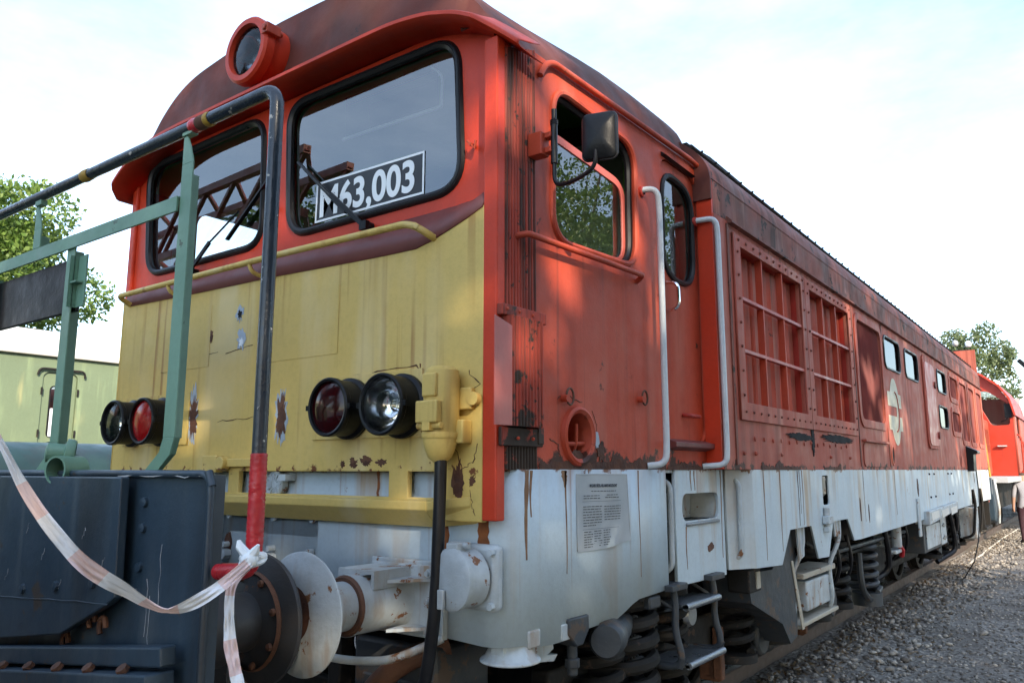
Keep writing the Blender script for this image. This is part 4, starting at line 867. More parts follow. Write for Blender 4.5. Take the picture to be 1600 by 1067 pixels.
# ---- buffer (right)
BX, BZ = .875, 1.095
bf = MB().prism([(.73,.048,.955),(1.13,.048,.955),(1.13,.048,1.245),(.73,.048,1.245)], (0,-.03,0)).prism([(.75,.018,.975),(1.115,.018,.975),(1.115,.018,1.23),(.75,.018,1.23)], (0,-.02,0)).build('buffer', 'white_part', L, bev=.004, smooth=False)
MB().lathe([(.128,0),(.118,.012),(.112,.05),(.110,.235),(.114,.238),(.114,.25),(.107,.25),(.09,.25)], (BX,.0,BZ), (0,-1,0), 36).build('buffer_barrel', 'white_part', bf)
MB().lathe([(.112,.2505),(.104,.262),(.09,.262)], (BX,0,BZ), (0,-1,0), 36).build('barrel_lip', 'rusty', bf)
MB().lathe([(.090,.24),(.090,.40)], (BX,0,BZ), (0,-1,0), 32).build('plunger', 'white_part', bf)
MB().lathe([(.05,.40),(.12,.405),(.21,.428),(.217,.434),(.217,.440),(.21,.445),(.12,.455),(.001,.458)], (BX-.02,0,BZ-.005), (0,-1,0), 56).build('buffer_plate', 'white_part', bf)
MB().lathe([(.001,.4585),(.10,.4575)], (BX-.05,0,BZ-.005), (0,-1,0), 30).build('grease_mark', 'rust_dark', bf)
MB().prism([(BX-.10,.0,BZ+.09),(BX-.10,.0,BZ+.128),(BX+.10,.0,BZ+.128),(BX+.10,.0,BZ+.06),(BX+.085,.0,BZ+.06),(BX+.085,.0,BZ+.115)], (0,-.20,0)).build('buffer_step', 'white_part', bf, smooth=False)
for s, z in ((1,BZ+.085),(1,BZ-.095)):
    MB().prism([(BX+.09,-.002,z-.006),(BX+.22,-.002,z-.006),(BX+.11,-.14,z-.006)], (0,0,.012)).build('gusset', 'white_part', bf, smooth=False)
for x in (.78,1.085):
    for z in (.99,1.10,1.205): MB().cyl((x,0,z),(x,-.022,z),.018,6).cyl((x,-.02,z),(x,-.034,z),.010,8).build('bolt', 'white_part', bf, smooth=False)
MB().tube(path([(.50,-.20,.885),(.78,-.14,.865),(.98,-.10,.885),(1.13,.02,.965)],.08,6),.016,10).build('shunter_bar', 'white_part', L)
# ---- round electric heating socket
sk2 = MB().box(1.215,1.40,.0,.055,1.085,1.325).build('heating_socket', 'white_part', L, bev=.02)
MB().lathe([(.105,0),(.105,.08),(.112,.085),(.112,.10),(.10,.108),(.02,.112),(.001,.112)], (1.285,.0,1.205), (-.18,-1,0), 40).build('socket_cap', 'white_part', sk2)
MB().box(1.245,1.30,-.10,-.02,1.305,1.335).cyl((1.23,-.06,1.325),(1.32,-.06,1.325),.013,10).box(1.225,1.255,-.125,-.11,1.10,1.17).build('cap_hinge', 'white_part', sk2, bev=.004)
for x, z in ((1.385,1.30),(1.385,1.11)): MB().cyl((x,.0,z),(x,-.02,z),.014,6).build('bolt', 'white_part', sk2, smooth=False)
# ---- jumper coupling with hose
jc = MB().lathe([(.001,.0),(.045,.004),(.066,.02),(.070,.05),(.070,.20),(.064,.27),(.060,.30)], (1.19,-.075,2.0), (0,0,-1), 26).build('jumper_coupling', 'yellow', L)
MB().box(1.135,1.245,-.165,-.135,1.775,1.86).box(1.155,1.225,-.152,-.13,1.875,1.965).build('coupling_lid', 'yellow', jc, bev=.006)
MB().lathe([(.068,0),(.066,.03),(.058,.06),(.045,.09),(.02,.11)], (1.19,-.08,1.735), (0,0,-1), 22).lathe([(.072,0),(.074,.012),(.070,.024)], (1.19,-.08,1.742), (0,0,-1), 22).build('coupling_cap', 'yellow', jc)
MB().box(1.095,1.30,-.03,-.003,1.83,1.915).box(1.105,1.14,-.06,-.003,1.66,1.78).box(1.245,1.285,-.06,-.003,1.70,1.79).build('coupling_bracket', 'yellow', jc, bev=.006)
for x in (1.09,1.31): MB().cyl((x,-.01,1.87),(x,-.035,1.87),.026,12).build('bracket_bolt', 'yellow', jc)
MB().cyl((1.13,-.14,1.765),(1.25,-.14,1.765),.014,8).box(1.17,1.21,-.165,-.14,1.745,1.785).build('cap_hinge', 'yellow', jc, bev=.003)
MB().tube([(1.20,-.085,1.64),(1.202,-.09,1.5),(1.198,-.09,1.36),(1.193,-.09,1.2),(1.182,-.09,1.06),(1.165,-.09,.94),(1.14,-.085,.84),(1.10,-.08,.76)], .024, 14).build('jumper_hose', 'black_rubber', L)
# yellow bracket on the lower nose
yb = MB().box(-.47,-.34,-.045,.0,1.588,1.672).build('nose_bracket', 'yellow', nose, bev=.006)
MB().cyl((-.30,-.01,1.632),(-.30,-.055,1.632),.034,14).box(-.30,-.06,-.03,-.002,1.615,1.655).build('bracket_lug', 'yellow', yb, bev=.004)
# towing eye under the corner
te = MB().lathe([(.075,0),(.08,.02),(.10,.055),(.118,.066),(.118,.076),(.0,.078)], (1.325,.19,.955), (0,0,-1), 30).prism([(1.30,.10,.955),(1.30,.42,.95),(1.30,.44,.885),(1.30,.40,.87),(1.30,.47,.86),(1.30,.44,.835),(1.30,.10,.885)], (.06,0,0)).build('towing_eye', 'white_part', L, bev=.004)
for y, z in ((.19,.965),(.42,.955)): MB().prism([(XR,y,z-.035),(XR,y+.08,z-.035),(XR,y+.08,z+.03),(XR,y,z+.03)], (.013,0,0)).build('skirt_cleat', 'white_part', sk, bev=.006)

# ---- running gear
def coil(cx, cy, z0, z1, r, wr, turns):
    n = turns*16; return MB().tube([(cx+r*math.cos(2*math.pi*i/16), cy+r*math.sin(2*math.pi*i/16), z0+(z1-z0)*i/n) for i in range(n+1)], wr, 8)
def bogie(y0):
    b = MB().box(1.02,1.12,y0+.05,y0+4.7,.50,.70).box(XC-1.2,1.02,y0+.9,y0+1.1,.45,.75).box(XC-1.2,1.02,y0+3.0,y0+3.2,.45,.75).box(-1.4,-1.3,y0,y0+4.9,.42,.75).build('bogie', 'dark_iron', L, bev=.015)
    for k in range(3):
        y = y0+.75+k*1.75
        for s in (-1, 1):
            x = TX+s*.72
            MB().lathe([(.10,-.02),(.15,.0),(.16,.05),(.40,.03),(.44,-.02),(.51,-.03),(.53,-.07),(.50,-.075),(.50,.07),(.44,.075),(.43,.05)], (x,y,.50), (s,0,0), 36).build('wheel', 'dark_iron', b)
        MB().cyl((TX-.7,y,.5),(TX+.7,y,.5),.09).build('axle', 'dark_iron', b)
        MB().box(.98,1.20,y-.17,y+.17,.36,.60).cyl((1.20,y,.48),(1.25,y,.48),.13).build('axle_box', 'iron_blue', b, bev=.02)
        for dy in (-.36,.36):
            coil(1.16,y+dy,.44,.92,.125,.028,5).build('spring', 'dark_iron', b)
            MB().cyl((1.16,y+dy,.38),(1.16,y+dy,.43),.16).cyl((1.16,y+dy,.92),(1.16,y+dy,.96),.15).build('spring_seat', 'dark_iron', b)
    return b
bogie(.70); bogie(9.9)
coil(1.17,1.30,.38,.96,.18,.034,6).build('suspension_spring', 'dark_iron', L)
MB().lathe([(.001,0),(.065,.0),(.078,.02),(.078,.14),(.066,.16),(.066,.34),(.055,.36),(.055,.5)], (1.44,.72,.875), (-.35,.93,-.02), 26).build('shock_damper', 'iron_blue', L)
MB().prism([(1.42,.46,1.0),(1.42,.62,1.0),(1.42,.62,.94),(1.42,.57,.885),(1.42,.52,.885),(1.42,.46,.94)], (-.12,0,0)).cyl((1.37,.56,.76),(1.37,.56,.89),.022).cyl((1.37,.56,.79),(1.37,.56,.83),.034,6).build('damper_bracket', 'iron_blue', L, bev=.006)
MB().cyl((1.0,.05,.64),(1.42,.42,.66),.09).build('brake_cylinder', 'iron_blue', L)
MB().box(1.26,1.37,1.20,1.36,.97,1.03).box(1.28,1.40,1.22,1.34,.93,.99).build('spring_bracket', 'iron_blue', L, bev=.01)
# brake gear and plough under the headstock
MB().box(.55,1.02,.10,.45,.55,.90).build('equipment_box', 'iron_blue', L, bev=.02)
MB().box(.62,.80,.085,.10,.62,.76).box(.83,.98,.085,.10,.62,.76).build('box_lids', 'iron_blue', L, bev=.01)
MB().box(.36,.44,.12,.2,.3,.96).box(-1.3,1.2,.5,.56,.2,.55).build('plough_bracket', 'dark_iron', L, bev=.01)
MB().tube(path([(.75,.0,.62),(.78,-.04,.72),(.88,.05,.84),(1.0,.2,.9)],.08,6),.045,12).lathe([(.05,0),(.065,.01),(.065,.05),(.05,.06)], (.76,-.01,.66), (-.1,-.2,-.9), 14).build('brake_hose', 'rusty', L)
MB().box(-1.4,1.1,.7,14.6,.9,1.5).build('underframe', 'dark_iron', L, smooth=False)
for k, (x, z, y0_, y1_) in enumerate(((1.33,.97,2.5,3.2),(1.30,.90,4.5,8.1),(1.26,.84,4.6,8.2),(1.34,1.0,10.0,14.8),(1.28,.93,10.2,12.4),(1.12,.80,1.0,4.6))):
    MB().tube(path([(x-.12,y0_,z+.1),(x,y0_+.05,z),(x,y1_-.05,z-.01),(x-.12,y1_,z+.1)],.05,5),.016+.005*(k % 2),8).build('air_pipe', 'iron_blue' if k % 2 else 'dark_iron', L)
for y in (4.9,5.3,7.4,7.9,10.4,11.4): MB().tube(path([(1.30,y,1.02),(1.33,y+.04,.8),(1.26,y+.12,.62),(1.05,y+.1,.5)],.08,5),.018,7).build('brake_hose', 'black_rubber', L)
for y in (1.45,3.2,4.95): MB().box(1.13,1.19,y-.62,y-.56,.30,.62).box(1.02,1.16,y-.58,y-.50,.28,.60).build('brake_shoe', 'rusty', L, bev=.01)
# ---- entry ladder under the cab door
lad = MB()
for y in (1.46, 1.96): lad.tube(path([(1.40,y,1.03),(1.42,y,.95),(1.42,y-.015,.80),(1.46,y-.02,.68),(1.44,y-.02,.635),(1.30,y-.02,.63)],.05,6),.0185,10)
lad = lad.build('entry_ladder', 'iron_blue', L)
MB().box(1.30,1.47,1.50,1.94,.905,.922).cyl((1.455,1.50,.912),(1.455,1.93,.912),.018,10).build('ladder_tread', 'steel_tread', lad)
MB().box(1.25,1.48,1.47,1.93,.628,.642).cyl((1.475,1.47,.638),(1.475,1.92,.638),.018,10).build('ladder_tread', 'steel_tread', lad)
for y in (1.46,1.96): MB().box(1.30,1.45,y-.09,y+.09,1.0,1.03).cyl((1.30,y-.1,1.0),(1.42,y,.90),.010,8).build('ladder_foot', 'iron_blue', lad, bev=.004)
m = MB()
for i in range(15): m.box(1.17,1.178,1.24+i*.032,1.256+i*.032,.60,1.0)
for i in range(15): m.box(1.179,1.186,1.22,1.72,.60+i*.027,.613+i*.027)
stuffpart(m.joined().build('mesh_guard', 'iron_blue', lad, smooth=False))
MB().lathe([(.001,0),(.055,0),(.07,.02),(.055,.05),(.001,.05)], (1.25,1.93,.80), (1,0,0), 20).cyl((1.25,1.93,.86),(1.25,1.93,1.0),.02).build('pressure_valve', 'steel', L)
# ---- middle steps with the white box
ms = MB()
for y in (3.45, 4.42): ms.tube(path([(1.47,y,1.22),(1.47,y,1.05),(1.40,y-.1,.86),(1.42,y-.1,.60),(1.36,y-.05,.50)],.08,6),.018,8)
ms = ms.build('step_frame', 'white_part', L)
MB().prism([(1.46,3.33,1.21),(1.46,3.50,1.21),(1.46,3.47,1.0),(1.46,3.36,.98)], (.012,0,0)).prism([(1.46,4.26,1.22),(1.46,4.45,1.22),(1.46,4.45,1.08),(1.46,4.30,1.08)], (.012,0,0)).build('step_hanger', 'white_part', ms, smooth=False)
MB().box(1.22,1.40,3.72,4.42,.58,.79).build('sand_box', 'white_part', ms, bev=.012)
MB().box(1.18,1.42,3.45,4.46,.50,.53).prism([(1.44,3.28,.98),(1.44,3.32,.98),(1.44,3.50,.50),(1.44,3.44,.50)], (-.01,0,0)).box(1.2,1.42,3.6,4.44,.82,.86).build('step_tray', 'cream_recess', ms, bev=.006)
MB().prism([(1.43,2.9,.96),(1.43,3.3,1.19),(1.43,3.42,1.0),(1.43,3.35,.48),(1.43,3.2,.45),(1.43,3.05,.60),(1.43,2.5,.8),(1.43,2.45,.98)], (-.3,0,0)).build('air_reservoir', 'iron_blue', L, smooth=False)
MB().box(1.30,1.44,2.45,2.66,.86,1.0).build('cable_box', 'dark_iron', L, bev=.01); MB().box(1.441,1.45,2.56,2.62,.88,.98).build('cable_box_mouth', 'cream_recess', L, smooth=False)
# ---- second spring, hoses, battery box
coil(1.22,6.15,.42,.86,.13,.026,5).build('suspension_spring', 'iron_blue', L)
MB().tube(path([(1.28,5.8,.82),(1.30,5.75,.5),(1.30,6.05,.34),(1.30,6.5,.42)],.15,8),.03,8).cyl((1.25,6.15,.30),(1.25,6.15,.42),.14).build('spring_hanger', 'iron_blue', L)
MB().box(1.2,1.32,6.8,6.95,.8,1.06).cyl((1.38,7.05,.78),(1.38,7.05,1.02),.05).box(1.28,1.40,6.9,7.25,.72,.76).build('valve_stack', 'white_part', L, bev=.01)
MB().tube(path([(1.32,6.75,1.02),(1.34,6.8,.8),(1.32,6.9,.55),(1.1,6.6,.4)],.12,8),.03,8).build('air_hose', 'black_rubber', L)
MB().tube([(1.37,7.15,.82),(1.40,7.2,.74),(1.38,7.25,.68)],.028,8).build('red_tap', 'tape_red', L)
bb = MB().box(1.05,1.45,8.22,9.88,.62,1.0).build('battery_box', 'iron_blue', L, bev=.01)
MB().box(1.451,1.462,8.36,9.35,.66,.93).box(1.451,1.462,9.42,9.84,.64,1.05).build('battery_door', 'white_part', bb, bev=.003)
for i in range(2): MB().cyl((1.465,9.62,.72+.16*i),(1.475,9.62,.72+.16*i),.03,10).box(1.463,1.478,9.5,9.74,.71+.16*i,.73+.16*i).build('door_latch', 'steel', bb)
cv = MB().prism([(1.40,8.05,1.12),(1.40,10.35,1.16),(1.40,10.40,1.06),(1.40,8.05,.97)], (.16,0,0)).build('battery_cover', 'white_part', bb, smooth=False, bev=.006)
for y in (8.15,8.9,9.65): MB().prism([(1.56,y,1.10),(1.56,y+.55,1.11),(1.56,y+.6,1.03),(1.56,y+.05,1.01)], (.004,0,0)).build('cover_pane', 'coach_roof', bb, smooth=False)
MB().box(1.4,1.44,8.42,8.70,.93,.99).box(1.4,1.44,8.85,9.15,.93,.99).build('battery_gap', 'hole_black', bb, smooth=False)
MB().box(XE+.001,XE+.02,7.62,7.74,.86,1.28).build('level_gauge', 'white_part', L, bev=.004)
MB().box(.2,1.15,6.6,9.6,.45,.9).build('fuel_tank', 'dark_iron', L, bev=.05)
MB().tube(path([(1.40,10.6,1.02),(1.42,10.65,.85),(1.40,10.9,.7),(1.41,10.95,.45),(1.2,10.6,.3)],.12,8),.035,8).tube(path([(1.40,11.0,1.05),(1.44,11.05,.9),(1.40,11.2,.72)],.08),.03,8).build('air_hose', 'black_rubber', L)
rs = MB()
for y in (12.6, 13.55): rs.tube(path([(1.50,y,1.28),(1.52,y,1.05),(1.46,y,.55),(1.3,y,.5)],.08,6),.02,8)
rs = rs.build('step_frame', 'dark_iron', L)
MB().box(1.25,1.50,12.6,13.0,.50,1.0).build('sand_box', 'white_part', rs, bev=.02); MB().box(1.3,1.5,14.0,14.9,.55,.60).box(1.3,1.48,14.0,14.05,.6,1.06).box(1.3,1.48,14.85,14.9,.6,1.06).build('step_tray', 'dark_iron', rs, smooth=False)
for s, x in ((1, BX), (-1, TX*2-BX)):
    MB().lathe([(.14,0),(.12,.25),(.09,.26),(.09,.42),(.23,.44),(.23,.47),(.001,.48)], (x,15.1,1.08), (0,1,0), 28).build('rear_buffer', 'dark_iron', L)
MB().lathe([(.128,0),(.112,.25),(.09,.26),(.09,.40),(.215,.43),(.215,.44),(.001,.458)], (TX*2-BX,.05,BZ), (0,-1,0), 28).build('buffer', 'white_part', L)

# ================================================================== NOTICE SHEET on the skirt
nt = thing('notice_sheet', 'printed information sheet in a crumpled clear sleeve on the white skirt', 'notice', (XR, .78, 1.27))
y0, y1, zt = .55, .995, 1.582
rows = []
for i in range(13):
    v_ = i/12; row = []
    for j in range(15):
        u = j/14; y = y0+(y1-y0)*u+.02*v_*u; z = zt-.325*v_+(.0 if u < .5 else .02*v_*(u-.5)*2)
        w = .009+.006*max(0,v_-.55)*(1+math.sin(u*17+v_*9))+.006*max(0,u-.8)*math.sin(v_*20)**2+.010*max(0, 1-abs((u-.62)-(1-v_)*.9)*7)*v_*max(0,v_-.45)
        row.append((XR+w, y, z))
    rows.append(row)
mat('paper', (.37,.41,.44), .4, var=((.31,.35,.38), 7), fine=.02); MATS['paper'].node_tree.nodes['Principled BSDF'].inputs['Coat Weight'].default_value = .6
mat('ink', (.03,.035,.045), .6, fine=0)
MB().grid(rows).build('sheet', 'paper', nt, ang=80)
FS = SIDE(XR+.0125)
text('M63.003 DÍZEL-VILLAMOS MOZDONY', .0185, 'ink', 'heading', nt, FS, .775, 1.525, xs=.78, bold=.0006, align='CENTER', th=.0003, rot=-.01)
def line(a, b, z, h=.0028, sl=-.012): return [(a,z),(b,z+(b-a)*sl),(b,z+h+(b-a)*sl),(a,z+h)]
def textlines(specs):
    m = MB(); q = random.Random(3)
    for a, b, z in specs:
        y = a
        while y < b-.006:
            w = q.uniform(.012,.034); e = min(y+w, b); m.add([FS(u, v, 0) for u, v in line(y, e, z-(y-a)*.012, .0032)], [(0,1,2,3)]); y = e+.005
    return m.joined().build('printed_lines', 'ink', nt, smooth=False)
sp = [(.665,.885,1.507)]
sp += [(.60,.735,1.488),(.60,.74,1.477),(.80,.90,1.488),(.785,.91,1.477)]
for i in range(8): sp.append((.595,.755 if i < 7 else .70,1.442-i*.0115))
for i in range(6): sp.append((.775,.925,1.438-i*.0115))
for c, (a, w) in enumerate(((.60,.06),(.685,.055),(.765,.05))):
    for i in range(7): sp.append((a, a+w+.02*((i*7+c*3) % 4)/4, 1.335-i*.0105))
stuffpart(textlines(sp))
for z in (1.465, 1.347): MB().add([FS(u, v, 0) for u, v in line(.59,.93,z,.0012)], [(0,1,2,3)]).build('ruled_line', 'ink', nt, smooth=False)
MB().tube([(XR+.009,y0,zt),(XR+.009,y1,zt-.002)],.0022,5).tube([(XR+.009,y0,zt),(XR+.009,y0,zt-.32)],.002,5).tube([(XR+.010,y1,zt-.002),(XR+.011,y1+.02,zt-.30)],.002,5).build('sleeve_edge', 'lamp_grey', nt)

# ================================================================== NEIGHBOURING WAGON with green railing (left foreground)
NX = -.2; RY = -1.0
N_ = thing('crane_wagon', 'dark blue black wagon end with green railing in the left foreground', 'wagon', (NX, -3, 0))
# headstock seen from behind, with rolled edge
hs = MB().box(-1.5,1.135,-1.0,-.96,.45,1.585).build('headstock', 'navy', N_, smooth=False)
MB().tube(path([(-1.5,-1.012,1.588),(1.13,-1.012,1.588),(1.145,-1.012,1.56),(1.15,-1.012,.45)],.04,8),.012,10).build('rolled_edge', 'navy', hs)
# flaring frame plate
PY = -1.03
gp = MB().prism([(.72,PY,1.578),(-1.4,PY,1.578),(-1.4,PY,.93),(-.05,PY,1.0),(.40,PY,1.066),(.69,PY,1.186),(.732,PY,1.21)], (0,-.03,0)).build('frame_plate', 'navy', N_, smooth=False, bev=.005)
for x, z in ((.77,1.50),(.77,1.42),(.765,1.30),(.76,1.22)): MB().lathe([(.017,0),(.014,.012),(.001,.014)], (x,-1.0,z), (.2,-1,0), 10).build('rivet', 'navy', gp)
MB().bar((1.06,-1.06,1.085),(-1.2,-1.06,.80),.05,.055,(0,0,1)).build('frame_beam', 'navy', N_, smooth=False, bev=.006)
MB().bar((1.06,-1.08,1.02),(-1.2,-1.08,.735),.09,.05,(0,0,1)).build('frame_beam', 'navy', N_, smooth=False, bev=.006)
MB().bar((1.0,-1.05,.90),(-1.2,-1.05,.62),.04,.14,(0,0,1)).build('frame_beam', 'navy', N_, smooth=False, bev=.006)
for x, z in ((.60,1.105),(.53,1.115),(.36,1.03)): MB().tube([(x+.02*math.cos(a),-1.02,z+.03*math.sin(a)) for a in [i*.5 for i in range(9)]],.009,6).build('brake_chain_link', 'rusty', N_)
for x in (.9,.7,.5,.3,.1): MB().lathe([(.02,0),(.017,.014),(.001,.016)], (x,-1.10,1.015-.126*(1.06-x)+.035), (0,-.6,.8), 8).build('beam_bolt', 'rusty', N_)
MB().box(-1.5,.9,-9,-1.95,.9,1.6).build('chassis', 'navy', N_, smooth=False)
for y in (-3, -7):
    for s_ in (-1, 1): MB().lathe([(.2,0),(.46,.02),(.49,.06),(.46,.12),(.46,.14)], (TX+s_*.65,y,.48), (s_,0,0), 28).build('wheel', 'dark_iron', N_)
# its buffer, face to face with the locomotive's
nb = MB().lathe([(.16,-.02),(.125,.03),(.12,.20),(.135,.24),(.10,.25),(.10,.36),(.14,.375),(.19,.40),(.225,.415),(.228,.425),(.222,.435),(.001,.447)], (.745,-.955,1.075), (0,1,0), 48).build('buffer', 'buffer_dark', N_)
MB().lathe([(.165,.372),(.172,.384),(.165,.396)], (.745,-.955,1.075), (0,1,0), 40).build('buffer_ring', 'rusty', nb)
for i in range(8):
    a = i*math.pi/4+.3; MB().lathe([(.014,0),(.012,.01),(.001,.014)], (.745+.15*math.cos(a),-.955+.372,1.075+.15*math.sin(a)), (0,-1,0), 8).build('rivet', 'rusty', nb)
nb2 = MB().lathe([(.16,-.02),(.12,.20),(.10,.25),(.10,.36),(.225,.415),(.222,.435),(.001,.447)], (-1.0,-.955,1.075), (0,1,0), 28).build('buffer', 'buffer_dark', N_)
MB().box(.60,.69,-.56,-.50,.70,.92).build('wooden_wedge', 'concrete', N_, bev=.01)
for i in range(3):
    x = .80+.045*i+random.uniform(-.015,.015); z = random.uniform(1.15,1.5); crack([(x,z),(x+random.uniform(-.02,.02),z-random.uniform(.05,.2))], FRONT(-1.0005), .0009, 'lamp_grey', hs)
crack([(.62,1.583),(.9,1.581),(1.1,1.583)], FRONT(-1.02), .0025, 'lamp_grey', hs)
MB().tube([(.70-.1*i, PY-.031, 1.19+random.uniform(-.003,.003)-.006*i) for i in range(13)], .0025, 5).build('weld_seam', 'navy', gp)
for i in range(6): crack([(.66-.14*i, 1.33+.1*math.sin(i*2.1)), (.64-.14*i, 1.29+.1*math.sin(i*2.1))], FRONT(PY-.0305), .0009, 'lamp_grey', gp)
for x in (.6,.35,.1): MB().lathe([(.018,0),(.016,.010),(.001,.012)], (x,PY-.03,1.245-.12*(.6-x)), (0,-1,0), 8).build('plate_bolt', 'navy', gp)
# railing: posts of angle iron
def post(x, z0, z1, foot, point):
    m = MB(); f = 5e-4
    def L_(xa, ya, xb, yb, za, zb): m.box(xa, xb, ya, yb, za, zb)
    L_(x-.032, RY-.006, x+.032, RY, z0, z1); L_(x-.032, RY, x-.026, RY+.055, z0, z1-.02)
    if foot: m.prism([(x-.032,RY-.006,z0),(x+.032,RY-.006,z0),(x+.012,RY-.006,z0-.055),(x-.06,RY-.006,z0-.11),(x-.14,RY-.006,z0-.11),(x-.05,RY-.006,z0-.045)], (0,.006,0)).prism([(x-.032,RY+.0,z0),(x-.05,RY+.0,z0-.045),(x-.14,RY+.0,z0-.11),(x-.132,RY+.0,z0-.11),(x-.045,RY+.0,z0-.05),(x-.026,RY+.0,z0)], (0,.05,0))
    if point: m.prism([(x-.032,RY-.006,z1),(x+.032,RY-.006,z1),(x+.01,RY-.006,z1+.06),(x-.012,RY-.006,z1+.10),(x-.032,RY-.006,z1+.10)], (0,.006,0)).box(x-.035,x+.02,RY-.012,RY+.014,z1+.10,z1+.122)
    return m.build('railing_post', 'green_rail', N_, smooth=False, bev=.0015)
post(.885,1.70,2.60,True,True); post(.10,1.70,2.465,True,False); post(-.225,2.50,2.585,False,True); post(-.66,1.70,2.46,True,False)
MB().box(-1.4,.852,RY-.016,RY-.008,2.44,2.492).box(-1.4,.852,RY-.008,RY+.03,2.486,2.492).build('mid_rail', 'green_rail', N_, smooth=False, bev=.001)
hp = MB().tube(path([(-1.4,RY,2.728),(1.345,RY,2.728),(1.345,RY,1.33),(1.17,RY+.01,1.315)],.065,10),.0205,16).build('handrail', 'navy_pipe', N_)
MB().tube([(1.345,RY,1.645-.006*i) for i in range(40)]+path([(1.345,RY,1.40),(1.345,RY,1.33),(1.17,RY+.01,1.315)],.06,10),[.0225+(.0016 if i % 2 else 0) for i in range(40)]+[.0225]*13,14).build('red_wrap', 'tape_red', hp)
for x0, x1, m_ in ((.93,.975,'rusty'),(.89,.93,'tape_red'),(.975,1.0,'tape_yellow'),(.135,.19,'tape_yellow')): MB().tube([(x0,RY,2.728),(x0*.66+x1*.34,RY,2.728),(x0*.33+x1*.67,RY,2.728),(x1,RY,2.728)],[.0225,.0245,.0232,.0225],14).build('tape_wrap', m_, hp)
bd = MB().box(-1.3,.115,RY-.012+.03,RY+.035,2.20,2.415).build('sign_board', 'black_lamp', N_, smooth=False, bev=.004)
MB().box(.125,.195,RY+.012,RY+.018,2.21,2.41).box(.125,.132,RY-.02,RY+.018,2.21,2.41).box(.10,.18,RY-.015,RY+.015,2.30,2.306).build('board_bracket', 'green_rail', N_, smooth=False)
fl = MB().lathe([(.05,0),(.055,.01),(.055,.03),(.035,.035),(.035,.09),(.02,.095)], (.20,-.97,1.655), (-.5,-1,.1), 18).build('green_valve', 'green_rail', N_)
MB().lathe([(.05,0),(.05,.10),(.043,.10),(.043,.0)], (.22,-.96,1.60), (.3,-1,.0), 20).build('valve_mouth', 'green_rail', fl)

# ================================================================== BARRIER TAPE
def ribbon(pts, widths, twist, nm, par, folds=3, u0=0):
    P = [Vector(p) for p in pts]; fine = []
    for i in range(len(P)-1):
        p0 = P[max(i-1,0)]; p1 = P[i]; p2 = P[i+1]; p3 = P[min(i+2,len(P)-1)]
        for k in range(10):
            t = k/10; fine.append((.5*((2*p1)+(p2-p0)*t+(2*p0-5*p1+4*p2-p3)*t*t+(3*p1-p0-3*p2+p3)*t**3), widths[i]*(1-t)+widths[i+1]*t, twist[i]*(1-t)+twist[i+1]*t))
    fine.append((P[-1], widths[-1], twist[-1])); n = len(fine); nw = 9; rows = []; uv = []; s = u0
    q = random.Random(5)
    for i, (p, w, tw) in enumerate(fine):
        t = (fine[min(i+1,n-1)][0]-fine[max(i-1,0)][0]).normalized(); cdir = (p-Vector((3.2,-2.3,1.6))); side = t.cross(Vector((-.75,.66,0))).normalized(); nrm = t.cross(side).normalized()
        row = []
        for j in range(nw):
            a = j/(nw-1)-.5; rip = .006*math.sin(j*2.3+i*.23)+.005*math.sin(j*4.1+i*.47)+.003*math.sin(i*.9+j); d = side*math.cos(tw)+nrm*math.sin(tw)
            row.append(tuple(p+d*a*w+nrm*rip*(w/.06)+t*.0))
        rows.append(row); 
        if i: s += (p-fine[i-1][0]).length
        uv.append(s/.20)
    m = MB().grid(rows); o = m.build(nm, 'barrier_tape', par, ang=180)
    ul = o.data.uv_layers.new(name='UVMap')
    for lp in o.data.loops: ul.data[lp.index].uv = (uv[lp.vertex_index//nw], (lp.vertex_index % nw)/nw)
    return o
tp = thing('barrier_tape', 'crumpled red and white barrier tape tied to the handrail', 'tape', (1.38,-1.04,1.0))
ribbon([(1.103,-1.653,1.831),(1.199,-1.590,1.663),(1.250,-1.515,1.505),(1.295,-1.426,1.386),(1.314,-1.325,1.312),(1.344,-1.240,1.260),(1.389,-1.156,1.294),(1.392,-1.045,1.362)], [.026,.028,.030,.034,.040,.034,.032,.026], [.2,.7,.1,-.5,.5,1.1,-.3,0], 'slack_length', tp)
ribbon([(1.382,-1.042,1.352),(1.335,-1.055,1.30),(1.335,-1.06,1.22),(1.350,-1.06,1.15),(1.372,-1.06,1.10),(1.40,-1.06,1.03),(1.41,-1.05,.90),(1.40,-1.05,.70)], [.022,.026,.030,.034,.030,.032,.036,.04], [0,.2,.5,.1,-.3,.3,.1,0], 'loose_end', tp, u0=.1)
m = MB(); q = random.Random(2)
for k in range(5):
    m.tube([(1.345+.030*math.cos(a),RY+.030*math.sin(a)-.002,1.355+.006*k+.010*math.sin(a+k)) for a in [2*math.pi*i/14 for i in range(14)]],.008,6,closed=True)
m.ball((1.375,-1.035,1.365),.022,8,6,(1.2,1,1)).tube([(1.375,-1.035,1.37),(1.35,-1.05,1.40),(1.345,-1.05,1.415)],[.014,.012,.005],6).tube([(1.375,-1.035,1.37),(1.395,-1.03,1.39),(1.405,-1.03,1.405)],[.014,.012,.004],6)
m.build('knot', 'number_white', tp)

